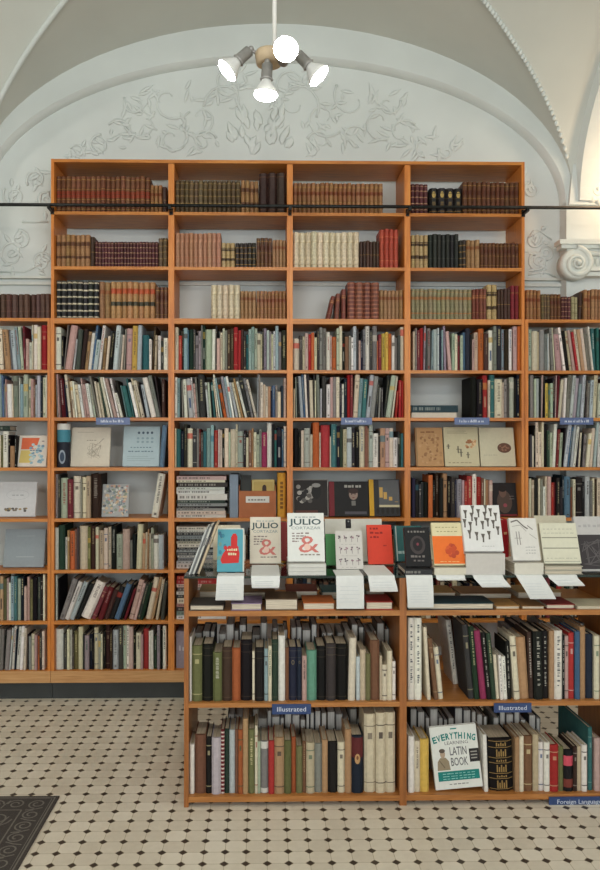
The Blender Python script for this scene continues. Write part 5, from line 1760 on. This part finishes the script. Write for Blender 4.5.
# ------------------------------------------------------------------ signs on the shelf edges
def sign(u0, u1, v0, v1, Y, text, label, mats, faint=False, bold=.006, group=None):
    a, b = P(u0, v1, Y), P(u1, v0, Y)
    w, h = b.x - a.x, b.z - a.z
    mb = MB()
    mb.box(-w / 2, w / 2, 0, .003, 0, h, 0)
    mb.box(-w / 2, w / 2, -.001, 0, 0, .0015, 0); mb.box(-w / 2, w / 2, -.001, 0, h - .0015, h, 0)
    if text:
        s = h * .66
        mb.text(text, 0, h * .27, s, -.0006, (255, 255, 255), 1, width=w * .74)
    else:
        rng = random.Random(int(u0))
        x = -w * .36
        while x < w * .34:
            q = w * rng.uniform(.012, .03)
            mb.rect(x, x + q, h * .32, h * rng.choice((.56, .56, .7)), -.0006, (255, 255, 255), 1)
            x += q + w * rng.choice((.012, .012, .04))
    o = mb.build("shelf_sign", mats, None, ((a.x + b.x) / 2, Y, a.z))
    return tag(o, label, "sign", group)


YSG = 2.985
sign(272, 311, 704, 714.3, YSG, "Illustrated", "blue Illustrated sign on the left half of the low front bookcase", [SIGNB, SIGNT])
sign(494, 531.5, 703, 712.5, YSG, "Illustrated", "blue Illustrated sign on the right half of the low front bookcase", [SIGNB, SIGNT])
sign(549, 612, 796.5, 806.5, YSG, "Foreign Languages", "blue Foreign Languages sign on the bottom board of the low front bookcase", [SIGNB, SIGNT])
G4 = "small blue signs on the wall bookcases"
for u0, u1, bn in ((96, 130, "first tall bay"), (341, 372, "third tall bay"), (454.5, 489.5, "fourth tall bay"), (560, 593.5, "rightmost low bay")):
    sign(u0, u1, 417.6, 424.6, YF - .005, "", "small blue shelf sign with pale lettering on the %s" % bn, [SIGNB2, SIGNT], group=G4)

# ------------------------------------------------------------------ rug
rx, ry = -0.834, 3.085
W_, D2 = 1.5, 1.6
m = MB()
m.box(-W_, 0, -D2, 0, 0, .006, 0)


def flatline(pts, w, z=.0068, mat=1):
    for (a, b), (c, d) in zip(pts, pts[1:]):
        dx, dy = c - a, d - b
        l = math.hypot(dx, dy) or 1
        nx, ny = -dy / l * w / 2, dx / l * w / 2
        k = len(m.v)
        m.v += [(a - nx, b - ny, z), (c - nx, d - ny, z), (c + nx, d + ny, z), (a + nx, b + ny, z)]
        m.face((k, k + 1, k + 2, k + 3), mat)


def curl(cx, cy, r, a0, turns, fl):
    pts = []
    n = 20
    for i in range(n + 1):
        a = a0 + fl * 2 * math.pi * turns * i / n
        q = r * (1 - .72 * i / n)
        pts.append((cx + q * math.cos(a), cy + q * math.sin(a)))
    flatline(pts, .0065)


for e, wd in ((.014, .006), (.024, .003), (.118, .006)):
    flatline([(-W_ + e, -D2 + e), (-e, -D2 + e), (-e, -e), (-W_ + e, -e), (-W_ + e, -D2 + e)], wd)
for i in range(18):
    s_ = 1 if i % 2 else -1
    curl(-.070, -.07 - i * .085, .036, 1.6 * s_, 1.5, s_)
    flatline([(-.070 - .03 * s_, -.10 - i * .085), (-.070, -.113 - i * .085), (-.070 + .034 * s_, -.12 - i * .085)], .006)
    if i < 16:
        curl(-.155 - i * .085, -.070, .036, 0 if i % 2 else 3.1, 1.5, s_)
        flatline([(-.185 - i * .085, -.07 - .03 * s_), (-.198 - i * .085, -.07), (-.205 - i * .085, -.07 + .034 * s_)], .006)
for i in range(8):
    for j in range(9):
        s_ = 1 if (i + j) % 2 else -1
        curl(-.19 - i * .155, -.19 - j * .155, .058, 1.2 * i + j, 1.6, s_)
        curl(-.25 - i * .155, -.26 - j * .155, .034, 2.2 * i + j, 1.3, -s_)
        flatline([(-.15 - i * .155, -.17 - j * .155), (-.17 - i * .155, -.25 - j * .155), (-.23 - i * .155, -.28 - j * .155)], .006)
tag(m.build("rug", [RUGM, SCROLLM], None, (rx, ry, .0005)), "dark brown rug with grey scroll pattern and border on the tiles", "rug")

# ------------------------------------------------------------------ light
def area(name, loc, rot, sx, sy, power, col):
    l = bpy.data.lights.new(name, "AREA")
    l.shape, l.size, l.size_y, l.energy, l.color = "RECTANGLE", sx, sy, power, col
    o = bpy.data.objects.new(name, l)
    COL.objects.link(o)
    o.location, o.rotation_euler = loc, rot
    return o


for i, (x0, x1) in enumerate(WX):
    area("window_daylight", ((x0 + x1) / 2, YMIN - .14, (WZ[0] + WZ[1]) / 2), (math.radians(90), 0, 0), x1 - x0, WZ[1] - WZ[0], 46, (0.97, 0.985, 1.0))


def point(name, loc, power, col, r):
    l = bpy.data.lights.new(name, "POINT")
    l.energy, l.color, l.shadow_soft_size = power, col, r
    o = bpy.data.objects.new(name, l)
    COL.objects.link(o)
    o.location = loc
    return o


# the other ceiling lamps of the room, and a warm wall lamp beyond the pier
point("ceiling_lamp_light", (CX, 0.4, 3.1), 60, (1, .93, .84), .12)
point("ceiling_lamp_light", (XB[0], YB[0], 3.0), 40, (1, .93, .84), .12)
point("ceiling_lamp_light", (XB[2], YB[0], 3.0), 24, (1, .93, .84), .12)
point("wall_lamp_light", (2.22, 4.22, 2.98), 6, (1, .66, .38), .06)

w = bpy.data.worlds.new("world")
w.use_nodes = True
w.node_tree.nodes["Background"].inputs[0].default_value = (.8, .9, 1, 1)
w.node_tree.nodes["Background"].inputs[1].default_value = 1.0
SC.world = w

cam = bpy.data.cameras.new("camera")
cam.sensor_fit = "VERTICAL"
cam.sensor_height = 36.0
cam.lens = F / 870 * 36.0
cam.shift_x, cam.shift_y = (300 - U0) / 870, (V0 - 435) / 870
cam.clip_start = .05
co = bpy.data.objects.new("camera", cam)
COL.objects.link(co)
co.location, co.rotation_euler = (0, 0, H), (math.radians(90), 0, -TH)
SC.camera = co
vs = SC.view_settings
vs.view_transform, vs.look, vs.gamma, vs.exposure, vs.use_curve_mapping = "Standard", "None", 1.0, 0.36, False
SC.cycles.max_bounces = 8
SC.cycles.diffuse_bounces = 5
SC.cycles.caustics_reflective = SC.cycles.caustics_refractive = False
